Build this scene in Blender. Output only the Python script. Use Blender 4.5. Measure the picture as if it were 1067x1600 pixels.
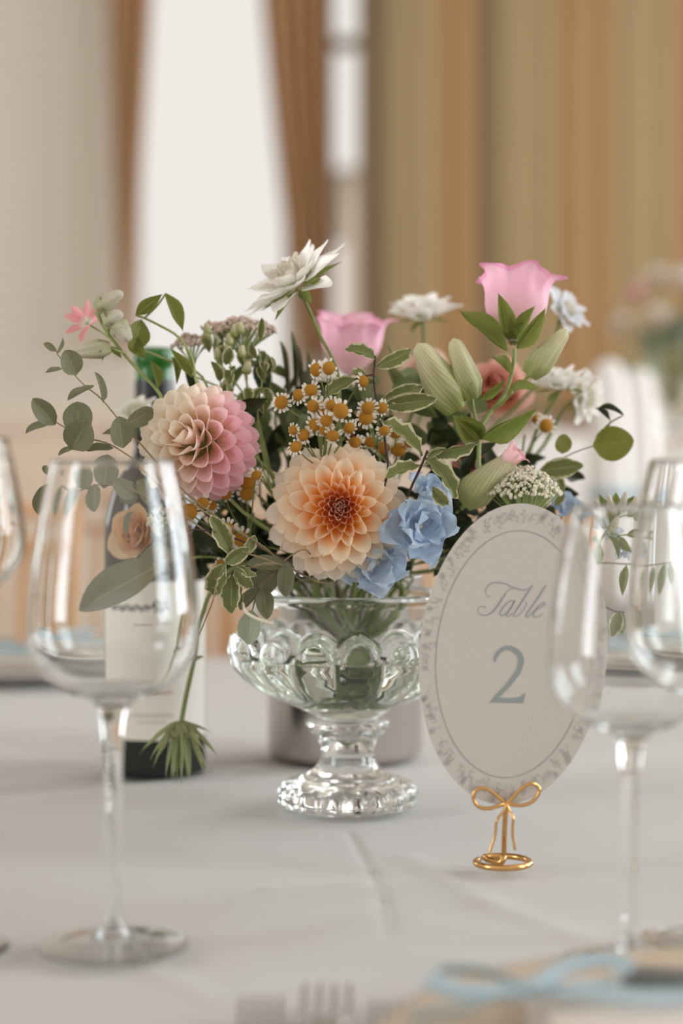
import bpy, bmesh, math, random
from mathutils import Vector, Matrix, noise
random.seed(7)
sc = bpy.context.scene
col = sc.collection
for o in list(bpy.data.objects):
    bpy.data.objects.remove(o)
PI = math.pi
# ------------------------------------------------------------------ camera, world, lights, exposure
T = 0.75            # table height
HC = 0.243          # eye height above the table
F = 2950.0          # focal length in pixels of the 1067x1600 frame
HZ = 720.0          # pixel row of the horizon
def P(px, py, d):
    """point at distance d in front of the camera position"""
    return Vector(((px-533.5)/F*d, d, T+HC-(py-HZ)/F*d))
cd = bpy.data.cameras.new('camera')
cam = bpy.data.objects.new('camera', cd); col.objects.link(cam)
cam.location = (0, 0, T+HC); cam.rotation_euler = (PI/2, 0, 0)
cd.sensor_fit = 'VERTICAL'; cd.sensor_height = 36; cd.sensor_width = 24
cd.lens = F/1600*36
cd.shift_y = -(800-HZ)/1600
cd.clip_start = 0.05
cd.dof.use_dof = True
cd.dof.focus_distance = 1.185
cd.dof.aperture_fstop = 3.1
sc.camera = cam

w = bpy.data.worlds.new('World'); sc.world = w; w.use_nodes = True
bg = w.node_tree.nodes['Background']
bg.inputs[0].default_value = (1.0, 0.955, 0.905, 1); bg.inputs[1].default_value = 0.86

def area_light(name, loc, rot, sx, sy, power, color):
    l = bpy.data.lights.new(name, 'AREA'); l.shape = 'RECTANGLE'; l.size = sx; l.size_y = sy
    l.energy = power; l.color = color
    o = bpy.data.objects.new(name, l); col.objects.link(o); o.location = loc; o.rotation_euler = rot
    return o
# daylight through the tall windows of the right-hand wall; the left-hand lights are added fill
for i, y in enumerate((0.3, 2.6, 4.9)):
    area_light('window_and_fill_light', (3.45, y, 1.95), (0, PI/2, 0), 2.1, 1.15, 74, (0.87, 0.94, 1.0))
area_light('window_and_fill_light', (-3.55, 4.6, 1.95), (0, -PI/2, 0), 2.1, 1.15, 30, (0.9, 0.95, 1.0))  # fill light added to brighten the back wall
area_light('window_and_fill_light', (-3.55, -.5, 1.95), (0, -PI/2, 0), 2.1, 1.15, 60, (0.93, 0.96, 1.0))  # fill added from front left to lift the blooms
sc.view_settings.view_transform = 'Standard'
sc.view_settings.look = 'None'
sc.view_settings.gamma = 1.0
sc.view_settings.use_curve_mapping = False
sc.view_settings.exposure = 0.0
cy = sc.cycles
cy.use_denoising = True
cy.max_bounces = 20; cy.transmission_bounces = 18; cy.glossy_bounces = 6; cy.diffuse_bounces = 4; cy.transparent_max_bounces = 16
cy.caustics_refractive = True; cy.caustics_reflective = True
cy.sample_clamp_indirect = 6.0
cy.blur_glossy = 0.3

# ------------------------------------------------------------------ materials
def srgb(r, g, b):
    def f(c):
        c /= 255.0
        return c/12.92 if c <= .04045 else ((c+.055)/1.055)**2.4
    return (f(r), f(g), f(b), 1.0)
class NT:
    def __init__(s, name):
        s.m = bpy.data.materials.new(name); s.m.use_nodes = True
        s.t = s.m.node_tree; s.n = s.t.nodes; s.l = s.t.links
        s.n.clear(); s.out = s.n.new('ShaderNodeOutputMaterial')
    def node(s, typ, **kw):
        n = s.n.new(typ)
        for k, v in kw.items(): setattr(n, k, v)
        return n
    def set(s, n, **kw):
        for k, v in kw.items(): n.inputs[k.replace('_', ' ')].default_value = v
        return n
    def link(s, a, b): s.l.new(a, b)
    def mix(s, fac, a, b, blend='MIX'):
        n = s.n.new('ShaderNodeMix'); n.data_type = 'RGBA'; n.blend_type = blend
        for sock, v in ((n.inputs[0], fac), (n.inputs[6], a), (n.inputs[7], b)):
            if hasattr(v, 'is_linked'): s.l.new(v, sock)
            else: sock.default_value = v
        return n.outputs[2]
    def ramp(s, v, stops):
        n = s.n.new('ShaderNodeValToRGB')
        el = n.color_ramp.elements
        while len(el) < len(stops): el.new(0.5)
        for e, (p, c) in zip(el, stops): e.position = p; e.color = c
        s.l.new(v, n.inputs[0]); return n.outputs[0]
    def noise(s, scale, detail=3, rough=.5, coord='Object'):
        tc = s.n.new('ShaderNodeTexCoord'); n = s.n.new('ShaderNodeTexNoise')
        n.inputs['Scale'].default_value = scale; n.inputs['Detail'].default_value = detail; n.inputs['Roughness'].default_value = rough
        s.l.new(tc.outputs[coord], n.inputs['Vector']); return n.outputs['Fac']
    def tc(s):
        a = s.n.new('ShaderNodeAttribute'); a.attribute_name = 'tc'
        x = s.n.new('ShaderNodeSeparateColor'); s.l.new(a.outputs['Color'], x.inputs[0])
        return x.outputs[0], x.outputs[1], x.outputs[2]
    def bump(s, h, strength=.3, dist=.001):
        b = s.n.new('ShaderNodeBump'); b.inputs['Strength'].default_value = strength; b.inputs['Distance'].default_value = dist
        s.l.new(h, b.inputs['Height']); return b.outputs[0]
    def bsdf(s, color=None, rough=.5, metal=0, spec=.5, normal=None, **kw):
        p = s.n.new('ShaderNodeBsdfPrincipled')
        if color is not None:
            if hasattr(color, 'is_linked'): s.l.new(color, p.inputs['Base Color'])
            else: p.inputs['Base Color'].default_value = color
        if hasattr(rough, 'is_linked'): s.l.new(rough, p.inputs['Roughness'])
        else: p.inputs['Roughness'].default_value = rough
        p.inputs['Metallic'].default_value = metal
        p.inputs['Specular IOR Level'].default_value = spec
        if normal is not None: s.l.new(normal, p.inputs['Normal'])
        for k, v in kw.items(): p.inputs[k.replace('_', ' ')].default_value = v
        return p.outputs[0]
    def done(s, sh): s.l.new(sh, s.out.inputs[0]); return s.m
def plain(name, c, rough=.6, metal=0, spec=.4, var=0.0, scale=20, bump=0, bscale=200):
    t = NT(name); color = c
    if var:
        f = t.noise(scale)
        color = t.mix(f, tuple(x*(1-var) for x in c[:3])+(1,), tuple(min(1, x*(1+var)) for x in c[:3])+(1,))
    nm = t.bump(t.noise(bscale), bump) if bump else None
    return t.done(t.bsdf(color, rough, metal, spec, nm))
def thin(t, color, sh, amount):
    """leaf or petal tissue: some light comes through"""
    tr = t.n.new('ShaderNodeBsdfTranslucent')
    if hasattr(color, 'is_linked'): t.l.new(color, tr.inputs[0])
    else: tr.inputs[0].default_value = color
    mx = t.n.new('ShaderNodeMixShader'); mx.inputs[0].default_value = amount
    t.l.new(sh, mx.inputs[1]); t.l.new(tr.outputs[0], mx.inputs[2]); return mx.outputs[0]
def petal_mat(name, base, lo=.0, hi=.6, edge=None, trans=.3, veins=.25):
    """colour of the single petal (object colour) towards the tip, a base colour towards its root"""
    t = NT(name); a, b, c = t.tc()
    oi = t.n.new('ShaderNodeObjectInfo')
    f = t.node('ShaderNodeMapRange'); f.interpolation_type = 'SMOOTHSTEP'; t.link(a, f.inputs[0])
    f.inputs[1].default_value = lo; f.inputs[2].default_value = hi
    color = t.mix(f.outputs[0], base, oi.outputs['Color'])
    if edge is not None:
        g = t.node('ShaderNodeMapRange'); t.link(b, g.inputs[0]); g.inputs[1].default_value = .75; g.inputs[2].default_value = 1.0; g.inputs[4].default_value = .7
        color = t.mix(g.outputs[0], color, edge)
    wv = t.node('ShaderNodeTexWave'); wv.inputs['Scale'].default_value = 3.2; wv.inputs['Distortion'].default_value = 1.2
    cx = t.node('ShaderNodeCombineXYZ'); t.link(c, cx.inputs[0]); t.link(cx.outputs[0], wv.inputs['Vector'])
    nm = t.bump(wv.outputs['Fac'], veins, .0006)
    return t.done(thin(t, color, t.bsdf(color, .55, 0, .3, nm), trans))
def leaf_mat(name, c1, c2, edge=None, e0=.62, rib=None, rough=.5, trans=.25, spec=.35):
    t = NT(name); a, b, c = t.tc()
    oi = t.n.new('ShaderNodeObjectInfo')
    color = t.mix(t.noise(9, 3, .6, 'Object'), c1, c2)
    color = t.mix(oi.outputs['Random'], color, t.mix(.5, color, c2))
    if rib is not None:
        r = t.node('ShaderNodeMapRange'); t.link(b, r.inputs[0]); r.inputs[1].default_value = .07; r.inputs[2].default_value = .02
        color = t.mix(r.outputs[0], color, rib)
    if edge is not None:
        ad = t.node('ShaderNodeMath', operation='ADD'); t.link(b, ad.inputs[0])
        ns = t.node('ShaderNodeMath', operation='MULTIPLY_ADD'); t.link(t.noise(7, 2, .6), ns.inputs[0]); ns.inputs[1].default_value = .7; ns.inputs[2].default_value = -.35
        t.link(ns.outputs[0], ad.inputs[1])
        r = t.node('ShaderNodeMapRange'); t.link(ad.outputs[0], r.inputs[0]); r.inputs[1].default_value = e0; r.inputs[2].default_value = e0+.1
        color = t.mix(r.outputs[0], color, edge)
    nm = t.bump(t.noise(14, 3), .25, .002)
    return t.done(thin(t, color, t.bsdf(color, rough, 0, spec, nm), trans))
def bud_mat(name, c1, c2):
    t = NT(name); a, b, c = t.tc()
    f = t.node('ShaderNodeMapRange'); t.link(a, f.inputs[0]); f.inputs[1].default_value = .0; f.inputs[2].default_value = .75
    color = t.mix(f.outputs[0], c1, c2)
    wv = t.node('ShaderNodeTexWave'); wv.inputs['Scale'].default_value = 1.6; wv.inputs['Distortion'].default_value = 2.5
    cx = t.node('ShaderNodeCombineXYZ'); t.link(c, cx.inputs[0]); t.link(a, cx.inputs[1]); t.link(cx.outputs[0], wv.inputs['Vector'])
    color = t.mix(wv.outputs['Fac'], t.mix(.35, color, srgb(150, 132, 84)), color)
    return t.done(thin(t, color, t.bsdf(color, .5, 0, .35, t.bump(wv.outputs['Fac'], .3, .0008)), .25))
def glass_mat(name, color=(1, 1, 1, 1), ior=1.5, rough=0.0):
    t = NT(name); g = t.n.new('ShaderNodeBsdfGlass')
    g.inputs['Color'].default_value = color; g.inputs['IOR'].default_value = ior; g.inputs['Roughness'].default_value = rough
    return t.done(g.outputs[0])
M = {}
M['glass'] = glass_mat('clear glass', (.985, .99, .988, 1), 1.5)
M['crystal'] = glass_mat('pressed glass', (.983, .988, .983, 1), 1.5)
M['water'] = glass_mat('water', (.95, .97, .94, 1), 1.33)
M['pane'] = glass_mat('window glass', (1, 1, 1, 1), 1.02)
M['bottle'] = plain('dark bottle glass', (.006, .007, .006, 1), .08, 0, .6)
M['green_glass'] = plain('green bottle glass', srgb(34, 104, 32), .12, 0, .6)
M['foil'] = plain('black foil', (.008, .008, .009, 1), .35, 0, .5)
M['label'] = plain('label paper', srgb(226, 220, 210), .8, var=.03, scale=60)
M['print_dark'] = plain('dark ink', srgb(70, 62, 56), .8)
M['print_red'] = plain('faded red ink', srgb(176, 130, 118), .8)
M['print_grey'] = plain('pale grey ink', srgb(184, 177, 168), .8)
M['steel'] = plain('brushed steel', (.62, .58, .55, 1), .22, 1.0)
M['silver'] = plain('cutlery silver', (.52, .49, .46, 1), .18, 1.0)
M['gold'] = plain('gold wire', (.70, .41, .16, 1), .22, 1.0)
M['card'] = plain('card stock', srgb(194, 187, 180), .85, var=.02, scale=300, bump=.15, bscale=900)
M['ink_blue'] = plain('grey blue ink', srgb(142, 150, 148), .8)
M['ink_line'] = plain('grey ink line', srgb(158, 156, 154), .8)
M['ink_pale'] = plain('pale lilac grey ink', srgb(174, 168, 164), .8)
def cloth_mat(name, c, ws=900):
    t = NT(name)
    color = t.mix(t.noise(5, 4), tuple(x*.97 for x in c[:3])+(1,), c)
    tcn = t.node('ShaderNodeTexCoord'); hs = []
    for dr in ('X', 'Y'):
        wv = t.node('ShaderNodeTexWave', bands_direction=dr); wv.inputs['Scale'].default_value = ws; wv.inputs['Distortion'].default_value = .6
        t.link(tcn.outputs['Object'], wv.inputs['Vector']); hs.append(wv.outputs['Fac'])
    ad = t.node('ShaderNodeMath', operation='ADD'); t.link(hs[0], ad.inputs[0]); t.link(hs[1], ad.inputs[1])
    return t.done(t.bsdf(color, .9, 0, .15, t.bump(ad.outputs[0], .12, .0003), Sheen_Weight=.15))
M['linen'] = cloth_mat('white linen', srgb(189, 186, 184))
M['napkin'] = cloth_mat('cream napkin', srgb(214, 204, 194))
M['white_cloth'] = cloth_mat('white chair cloth', srgb(232, 228, 224))
M['taupe'] = plain('taupe glaze', srgb(190, 172, 152), .3, var=.05, scale=30)
M['white_china'] = plain('white china', srgb(230, 226, 220), .2)
M['ribbon'] = plain('pale blue satin', srgb(170, 188, 196), .42, spec=.4, var=.12, scale=30)
M['slate'] = plain('slate grey card', srgb(92, 92, 92), .6, var=.1, scale=50)
M['wood'] = plain('honey wood', srgb(204, 158, 114), .45, var=.15, scale=12)
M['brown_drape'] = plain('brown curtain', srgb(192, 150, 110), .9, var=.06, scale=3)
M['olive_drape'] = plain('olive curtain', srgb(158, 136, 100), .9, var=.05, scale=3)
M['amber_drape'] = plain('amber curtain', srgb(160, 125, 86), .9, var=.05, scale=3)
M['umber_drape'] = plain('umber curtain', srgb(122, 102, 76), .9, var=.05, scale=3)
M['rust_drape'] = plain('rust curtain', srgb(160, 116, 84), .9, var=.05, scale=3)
M['wall'] = plain('cream wall paint', srgb(213, 204, 190), .9, var=.02, scale=2)
M['dado'] = plain('peach wall panel', srgb(225, 206, 186), .8, var=.04, scale=2)
M['ceiling'] = plain('ceiling paint', srgb(222, 216, 204), .9, var=.01, scale=2)
M['floor'] = plain('floor boards', srgb(150, 118, 88), .5, var=.2, scale=3)
M['white_paint'] = plain('white gloss paint', srgb(226, 220, 210), .4)
M['render'] = plain('house render', srgb(222, 206, 186), .9, var=.04, scale=1)
M['roof'] = plain('roof slate', srgb(150, 140, 130), .9, var=.1, scale=2)
# plants
M['stem'] = plain('green stem', srgb(118, 128, 70), .55, var=.15, scale=30)
M['stem_light'] = plain('fresh green stem', srgb(148, 160, 96), .5, var=.15, scale=30)
M['stem_dark'] = plain('dark twig', srgb(62, 38, 40), .5, var=.2, scale=30)
M['stem_tan'] = plain('tan twig', srgb(140, 122, 92), .6, var=.2, scale=30)
M['euc'] = leaf_mat('eucalyptus leaf', srgb(104, 106, 78), srgb(132, 132, 104), rib=srgb(146, 146, 112), rough=.48)
M['euc_pale'] = leaf_mat('pale eucalyptus leaf', srgb(140, 148, 126), srgb(166, 172, 148), rib=srgb(176, 180, 150), rough=.5)
M['green'] = leaf_mat('fresh green leaf', srgb(104, 117, 48), srgb(136, 144, 74), rib=srgb(160, 170, 100), rough=.42, trans=.35)
M['olive'] = leaf_mat('olive green leaf', srgb(112, 116, 44), srgb(124, 128, 56), rib=srgb(130, 130, 66), rough=.45, trans=.3)
M['dark'] = leaf_mat('dark green leaf', srgb(36, 44, 24), srgb(60, 70, 38), rib=srgb(92, 100, 62), rough=.45, trans=.2)  # colour deepened to put shade into the gaps between the blooms
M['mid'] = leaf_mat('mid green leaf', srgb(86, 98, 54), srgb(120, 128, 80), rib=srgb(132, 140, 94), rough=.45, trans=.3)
M['varieg'] = leaf_mat('variegated leaf', srgb(98, 108, 58), srgb(130, 136, 84), edge=srgb(206, 200, 164), e0=.74, rib=srgb(150, 154, 106), trans=.25)
M['bud'] = bud_mat('bud skin', srgb(150, 164, 88), srgb(228, 224, 186))
M['bud_white'] = bud_mat('pale bud skin', srgb(186, 186, 142), srgb(226, 220, 204))
M['seed'] = leaf_mat('seed head bracts', srgb(118, 128, 78), srgb(158, 162, 116), rough=.6, trans=.2)
M['dahlia_peach'] = petal_mat('peach dahlia petal', srgb(252, 186, 88), .34, .9, edge=srgb(255, 244, 230), trans=.45)
M['dahlia_pink'] = petal_mat('pink dahlia petal', srgb(250, 226, 200), .25, .8, edge=srgb(255, 242, 236), trans=.5)
M['bell'] = petal_mat('pink bell petal', srgb(240, 206, 206), .1, .7, edge=srgb(236, 150, 190), trans=.4, veins=.08)
M['petal'] = petal_mat('plain petal', srgb(226, 226, 206), .0, .35, trans=.4)
M['rose'] = petal_mat('rose petal', srgb(236, 180, 130), .1, .8, trans=.35)
M['blue'] = petal_mat('blue petal', srgb(204, 214, 230), .0, .6, trans=.35, veins=.2)
M['rose_core'] = plain('flower heart', srgb(206, 130, 80), .8)
M['yellow'] = plain('chamomile disc', srgb(206, 142, 40), .8, var=.3, scale=900, bump=.8, bscale=1400)
M['mauve'] = plain('mauve floret', srgb(206, 184, 170), .85, var=.25, scale=120)
M['lace'] = plain('ivory floret', srgb(220, 214, 192), .85, var=.2, scale=120)
M['white_floret'] = plain('white floret', srgb(236, 230, 220), .8, var=.06, scale=120)

# ------------------------------------------------------------------ helpers
class MB:
    def __init__(s): s.v = []; s.f = []; s.c = []; s.mi = []; s.recalc = False
    def add(s, v, f, c=None, mi=0):
        b = len(s.v); s.v += [Vector(x) for x in v]; s.f += [tuple(i+b for i in q) for q in f]
        s.c += c if c else [(0, 0, 0)]*len(v); s.mi += [mi]*len(f)
    def mesh(s, name, mats, smooth=True, inv=None):
        me = bpy.data.meshes.new(name)
        vs = [inv @ x for x in s.v] if inv is not None else s.v
        me.from_pydata([tuple(x) for x in vs], [], s.f)
        for m in (mats if isinstance(mats, (list, tuple)) else [mats]): me.materials.append(M[m])
        if any(s.mi): me.polygons.foreach_set('material_index', s.mi)
        if smooth: me.polygons.foreach_set('use_smooth', [True]*len(s.f))
        a = me.attributes.new('tc', 'FLOAT_COLOR', 'POINT')
        a.data.foreach_set('color', [x for q in s.c for x in (q[0], q[1], q[2], 1.0)])
        if s.recalc:
            bm = bmesh.new(); bm.from_mesh(me); bmesh.ops.recalc_face_normals(bm, faces=bm.faces); bm.to_mesh(me); bm.free()
        me.update(); return me
W = {}
def link(name, me, parent, mat=None, color=None):
    o = bpy.data.objects.new(name, me); col.objects.link(o)
    if parent is not None:
        o.parent = parent; o.matrix_basis = (W[parent.name].inverted() @ mat) if mat is not None else Matrix()
        W[o.name] = mat.copy() if mat is not None else W[parent.name].copy()
    else:
        o.matrix_basis = mat if mat is not None else Matrix(); W[o.name] = o.matrix_basis.copy()
    if color is not None: o.color = tuple(color)[:3]+(1,)
    return o
def part(name, mb, mats, parent, smooth=True, label=None, stuff=False):
    o = link(name, mb.mesh(name, mats, smooth, W[parent.name].inverted()), parent)
    if label: o['label'] = label
    if stuff: o['kind'] = 'stuff'
    return o
def thing(name, label, cat, loc, group=None):
    o = bpy.data.objects.new(name, None); col.objects.link(o); o.empty_display_size = .02
    o.location = loc; W[o.name] = Matrix.Translation(Vector(loc))
    o['label'] = label; o['category'] = cat
    if group: o['group'] = group
    return o
def solo(name, mb, mats, label, cat, origin, group=None, smooth=True):
    m = Matrix.Translation(Vector(origin))
    o = link(name, mb.mesh(name, mats, smooth, m.inverted()), None, m)
    o['label'] = label; o['category'] = cat
    if group: o['group'] = group
    return o
def struct(name, mb, mats, parent=None, smooth=False):
    if parent is not None: return part(name, mb, mats, parent, smooth)
    o = link(name, mb.mesh(name, mats, smooth), None); o['kind'] = 'structure'; return o
def box(mb, x0, x1, y0, y1, z0, z1, mi=0):
    v = [(x, y, z) for x in (x0, x1) for y in (y0, y1) for z in (z0, z1)]
    mb.add(v, [(0, 1, 3, 2), (4, 6, 7, 5), (0, 4, 5, 1), (2, 3, 7, 6), (0, 2, 6, 4), (1, 5, 7, 3)], None, mi)
def smoothpts(pts, n=6):
    """Catmull-Rom through (Vector..., extra) tuples"""
    out = []
    k = len(pts)
    for i in range(k-1):
        p0, p1, p2, p3 = pts[max(i-1, 0)], pts[i], pts[i+1], pts[min(i+2, k-1)]
        for j in range(n):
            t = j/n
            out.append(.5*((2*p1)+(p2-p0)*t+(2*p0-5*p1+4*p2-p3)*t*t+(3*p1-p0-3*p2+p3)*t**3))
    out.append(pts[-1].copy()); return out
def tube(mb, pts, r0, r1=None, seg=7, n=5, closed=False, raw=False, cap=True, mi=0):
    r1 = r0 if r1 is None else r1
    q = [Vector(p) for p in pts]
    if not raw and len(q) > 2: q = smoothpts(q, n)
    m = len(q); v = []; f = []; c = []
    up = Vector((.3, -.9, .31)).normalized(); prev = None
    for i, p in enumerate(q):
        a = q[(i-1) % m] if closed else q[max(i-1, 0)]
        b = q[(i+1) % m] if closed else q[min(i+1, m-1)]
        t = (b-a)
        t = t.normalized() if t.length > 1e-9 else Vector((0, 0, 1))
        if prev is None:
            x = t.cross(up)
            if x.length < .1: x = t.cross(Vector((1, 0, 0)))
        else: x = prev - t*prev.dot(t)
        x.normalize(); prev = x; y = t.cross(x)
        r = r0+(r1-r0)*i/max(1, m-1)
        for k in range(seg):
            an = 2*PI*k/seg
            v.append(p+x*(math.cos(an)*r)+y*(math.sin(an)*r)); c.append((i/max(1, m-1), k/seg, 0))
    for i in range(m if closed else m-1):
        for k in range(seg):
            a = i*seg+k; b = i*seg+(k+1) % seg; j = ((i+1) % m)*seg
            f.append((a, b, j+(k+1) % seg, j+k))
    if cap and not closed:
        f.append(tuple(range(seg-1, -1, -1))); f.append(tuple((m-1)*seg+k for k in range(seg)))
    mb.add(v, f, c, mi)
def lathe(mb, prof, cx, cyy, seg=64, fn=None, closed=False, mi=0, z0=0.0):
    """prof: list of (r, z). closed joins last to first. fn(r, z, ang, i) -> (r, z)"""
    v = []; f = []; n = len(prof); idx = []
    for i, (r, z) in enumerate(prof):
        if r < 1e-6:
            idx.append((len(v), 1)); v.append((cx, cyy, z+z0)); continue
        idx.append((len(v), seg))
        for k in range(seg):
            a = 2*PI*k/seg; rr, zz = fn(r, z, a, i) if fn else (r, z)
            v.append((cx+rr*math.cos(a), cyy+rr*math.sin(a), zz+z0))
    for i in range(n if closed else n-1):
        (a, na), (b, nb) = idx[i], idx[(i+1) % n]
        for k in range(seg):
            k2 = (k+1) % seg
            if na == 1 and nb == 1: break
            if na == 1: f.append((a, b+k2, b+k))
            elif nb == 1: f.append((a+k, a+k2, b))
            else: f.append((a+k, a+k2, b+k2, b+k))
    mb.add(v, f, None, mi)
def curve_prof(pts, n=5):
    return [(max(p.x, 0), p.y) for p in smoothpts([Vector((a, b, 0)) for a, b in pts], n)]
def blob(mb, c, r, seg=6, rings=4, sc3=(1, 1, 1), mi=0):
    v = [(c[0], c[1], c[2]+r*sc3[2])]; f = []
    for i in range(1, rings):
        th = PI*i/rings
        for k in range(seg):
            a = 2*PI*k/seg
            v.append((c[0]+r*sc3[0]*math.sin(th)*math.cos(a), c[1]+r*sc3[1]*math.sin(th)*math.sin(a), c[2]+r*sc3[2]*math.cos(th)))
    v.append((c[0], c[1], c[2]-r*sc3[2]))
    for k in range(seg):
        f.append((0, 1+k, 1+(k+1) % seg))
        for i in range(rings-2):
            a = 1+i*seg
            f.append((a+k, a+seg+k, a+seg+(k+1) % seg, a+(k+1) % seg))
        a = 1+(rings-2)*seg
        f.append((a+(k+1) % seg, a+k, len(v)-1))
    mb.add(v, f, None, mi)
def frame(O, Y, Nh, roll=0.0, sx=1, sy=1, sz=1):
    """matrix with +Y along Y and +Z near Nh, turned by roll degrees about Y"""
    Y = Y.normalized(); N = Nh - Y*Nh.dot(Y)
    if N.length < 1e-4: N = Y.orthogonal()
    N.normalize()
    if roll: N = Matrix.Rotation(math.radians(roll), 3, Y) @ N
    X = Y.cross(N)
    m = Matrix.Identity(4)
    for i in range(3): m[i][0] = X[i]*sx; m[i][1] = Y[i]*sy; m[i][2] = N[i]*sz; m[i][3] = O[i]
    return m
def blade(name, mat, wfun, nu=6, nv=9, cup=.1, curl=0.0, wave=0.0, fold=0.0, point=0.0, wf=3, seed=0, edgecurl=0.0, thick=0.0):
    """unit petal or leaf: base at 0, tip at +Y=1, half width wfun(v)*0.5, upper face +Z"""
    rnd = random.Random(seed); ph = rnd.uniform(0, 6.28)
    v = []; f = []; c = []
    y = z = 0.0; pv = 0.0
    for j in range(nv+1):
        t = 1-(1-j/nv)**1.4
        a = curl*(t+pv)/2; y += math.cos(a)*(t-pv); z += math.sin(a)*(t-pv); pv = t
        at = curl*t
        for i in range(nu+1):
            u = i/nu*2-1
            wd = wfun(t)*.5
            x = u*wd
            up = cup*(2*x)**2*min(1, .4+t)+fold*abs(u)*wd*2+wave*math.sin(wf*PI*t+ph+(0 if u > 0 else 1.7))*u*u-edgecurl*max(0, abs(u)-.6)*wd*2
            yy = y-math.sin(at)*up+point*(1-abs(u))**1.5*t**6
            v.append((x, yy, z+math.cos(at)*up)); c.append((t, max(abs(u), (t-.82)/.18*.9 if t > .82 else 0), u*.5+.5))
    for j in range(nv):
        for i in range(nu):
            a = j*(nu+1)+i; f.append((a, a+1, a+nu+2, a+nu+1))
    mb = MB(); mb.add(v, f, c); return mb.mesh(name, mat)
def w_petal(base=.35, peak=.62, k=3.2):
    return lambda v: (base+(1-base)*math.sin(min(v/peak, 1)*PI/2))*max(0.0, 1-v**k)**.5 if v < 1 else .04
def w_leaf(peak=.45, p=1.0):
    def g(v):
        if v <= 0: return .06
        if v >= 1: return .02
        x = v/peak*.5 if v < peak else .5+(v-peak)/(1-peak)*.5
        return max(.05, math.sin(PI*x)**p)
    return g
# shared leaf and petal meshes
LF = {}
LF['round'] = [blade('round_leaf', 'euc', w_leaf(.5, .55), 6, 8, .05, c_, .02, .1, seed=s) for s, c_ in ((1, .25), (2, -.2), (3, .1))]
LF['round_pale'] = [blade('pale_leaf', 'euc_pale', w_leaf(.5, .6), 6, 8, .05, .2, .02, .1, seed=4)]
LF['olive'] = [blade('broad_leaf', 'olive', w_leaf(.45, .6), 8, 10, .02, .1, .03, .03, seed=4)]
LF['lance'] = [blade('lance_leaf', 'green', w_leaf(.42, .9), 6, 10, .06, c_, .02, .18, point=.04, seed=s) for s, c_ in ((5, -.5), (6, .5), (7, .1))]
LF['dark'] = [blade('dark_leaf', 'dark', w_leaf(.45, .8), 5, 8, .06, c_, .03, .15, seed=s) for s, c_ in ((8, -.6), (9, .5), (10, .1))]
LF['varieg'] = [blade('variegated_leaf', 'varieg', w_leaf(.5, .7), 8, 12, .04, c_, .06, .12, wf=7, seed=s) for s, c_ in ((11, -.9), (12, -.5), (13, .4))]
LF['mid'] = [blade('mid_green_leaf', 'mid', w_leaf(.45, .8), 5, 8, .06, c_, .03, .15, seed=s) for s, c_ in ((8, -.6), (9, .5), (10, .1))]
LF['sepal'] = [blade('sepal', 'green', w_leaf(.35, .8), 5, 7, .12, -.3, 0, .1, seed=14)]
LF['long'] = [blade('long_leaf', 'euc', w_leaf(.55, .75), 6, 10, .05, -.25, .02, .12, seed=15)]
def leaf(par, kind, bx, by, tx, ty, wpx, d, dd=0.0, roll=0, var=None, name='leaf', label=None):
    me = LF[kind][random.randrange(len(LF[kind])) if var is None else var]
    B = P(bx, by, d); E = P(tx, ty, d+dd); L = (E-B).length; wd = wpx/F*d
    o = link(name, me, par, frame(B, E-B, Vector((0, -1, .15)), roll+random.uniform(-12, 12), wd, L, L))
    if label: o['label'] = label
    return o
VX, VY = P(543, 0, 1.332).x, 1.332
def into_vase(k=0):
    """rim and foot points of a stem standing in the vase"""
    a = random.uniform(0, 2*PI); r = random.uniform(.01, .045); b = a+PI+random.uniform(-.9, .9)
    return [Vector((VX+r*math.cos(a), VY+r*math.sin(a), T+.152)), Vector((VX+.55*r*math.cos(b), VY+.55*r*math.sin(b), T+random.uniform(.084, .095)))]
def stem(par, pts, d, wpx=4, mat='stem', vase=True, taper=.8, dend=None, name='stem', label=None):
    """pts in (px, py) or (px, py, d) from the tip down; then on into the vase"""
    q = [P(p[0], p[1], p[2] if len(p) > 2 else d) for p in pts]
    if vase:
        r, b = into_vase()
        m = q[-1].lerp(r, .6); m.z = max(m.z, r.z+.01) if q[-1].z > r.z else r.z+.012
        q += [m, r, b]
    mb = MB(); rr = wpx/2/F*d; tube(mb, q, rr*taper, rr, 6, 4)
    return part(name, mb, mat, par, label=label)
# ------------------------------------------------------------------ the room
D = 7.0                                   # back wall
def bx(px, d=D): return (px-533.5)/F*d
def bz(py, d=D): return T+HC-(py-HZ)/F*d
XL, XR, YF, CE = -3.6, 3.5, -2.6, 3.5
mb = MB(); box(mb, XL-.2, XR+.2, YF, D+.2, -.1, 0); struct('floor', mb, 'floor')
mb = MB(); box(mb, XL-.2, XR+.2, YF, D+.2, CE, CE+.1); struct('ceiling', mb, 'ceiling')
w1 = (bx(198), bx(462)); w2 = (bx(508), bx(588)); zs, zt = bz(655), 3.1
mb = MB()
for x0, x1 in ((XL-.2, w1[0]), (w1[1], w2[0]), (w2[1], XR+.2)): box(mb, x0, x1, D, D+.2, 0, CE)
for x0, x1 in (w1, w2): box(mb, x0, x1, D, D+.2, 0, zs); box(mb, x0, x1, D, D+.2, zt, CE)
struct('wall_back', mb, 'wall')
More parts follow.
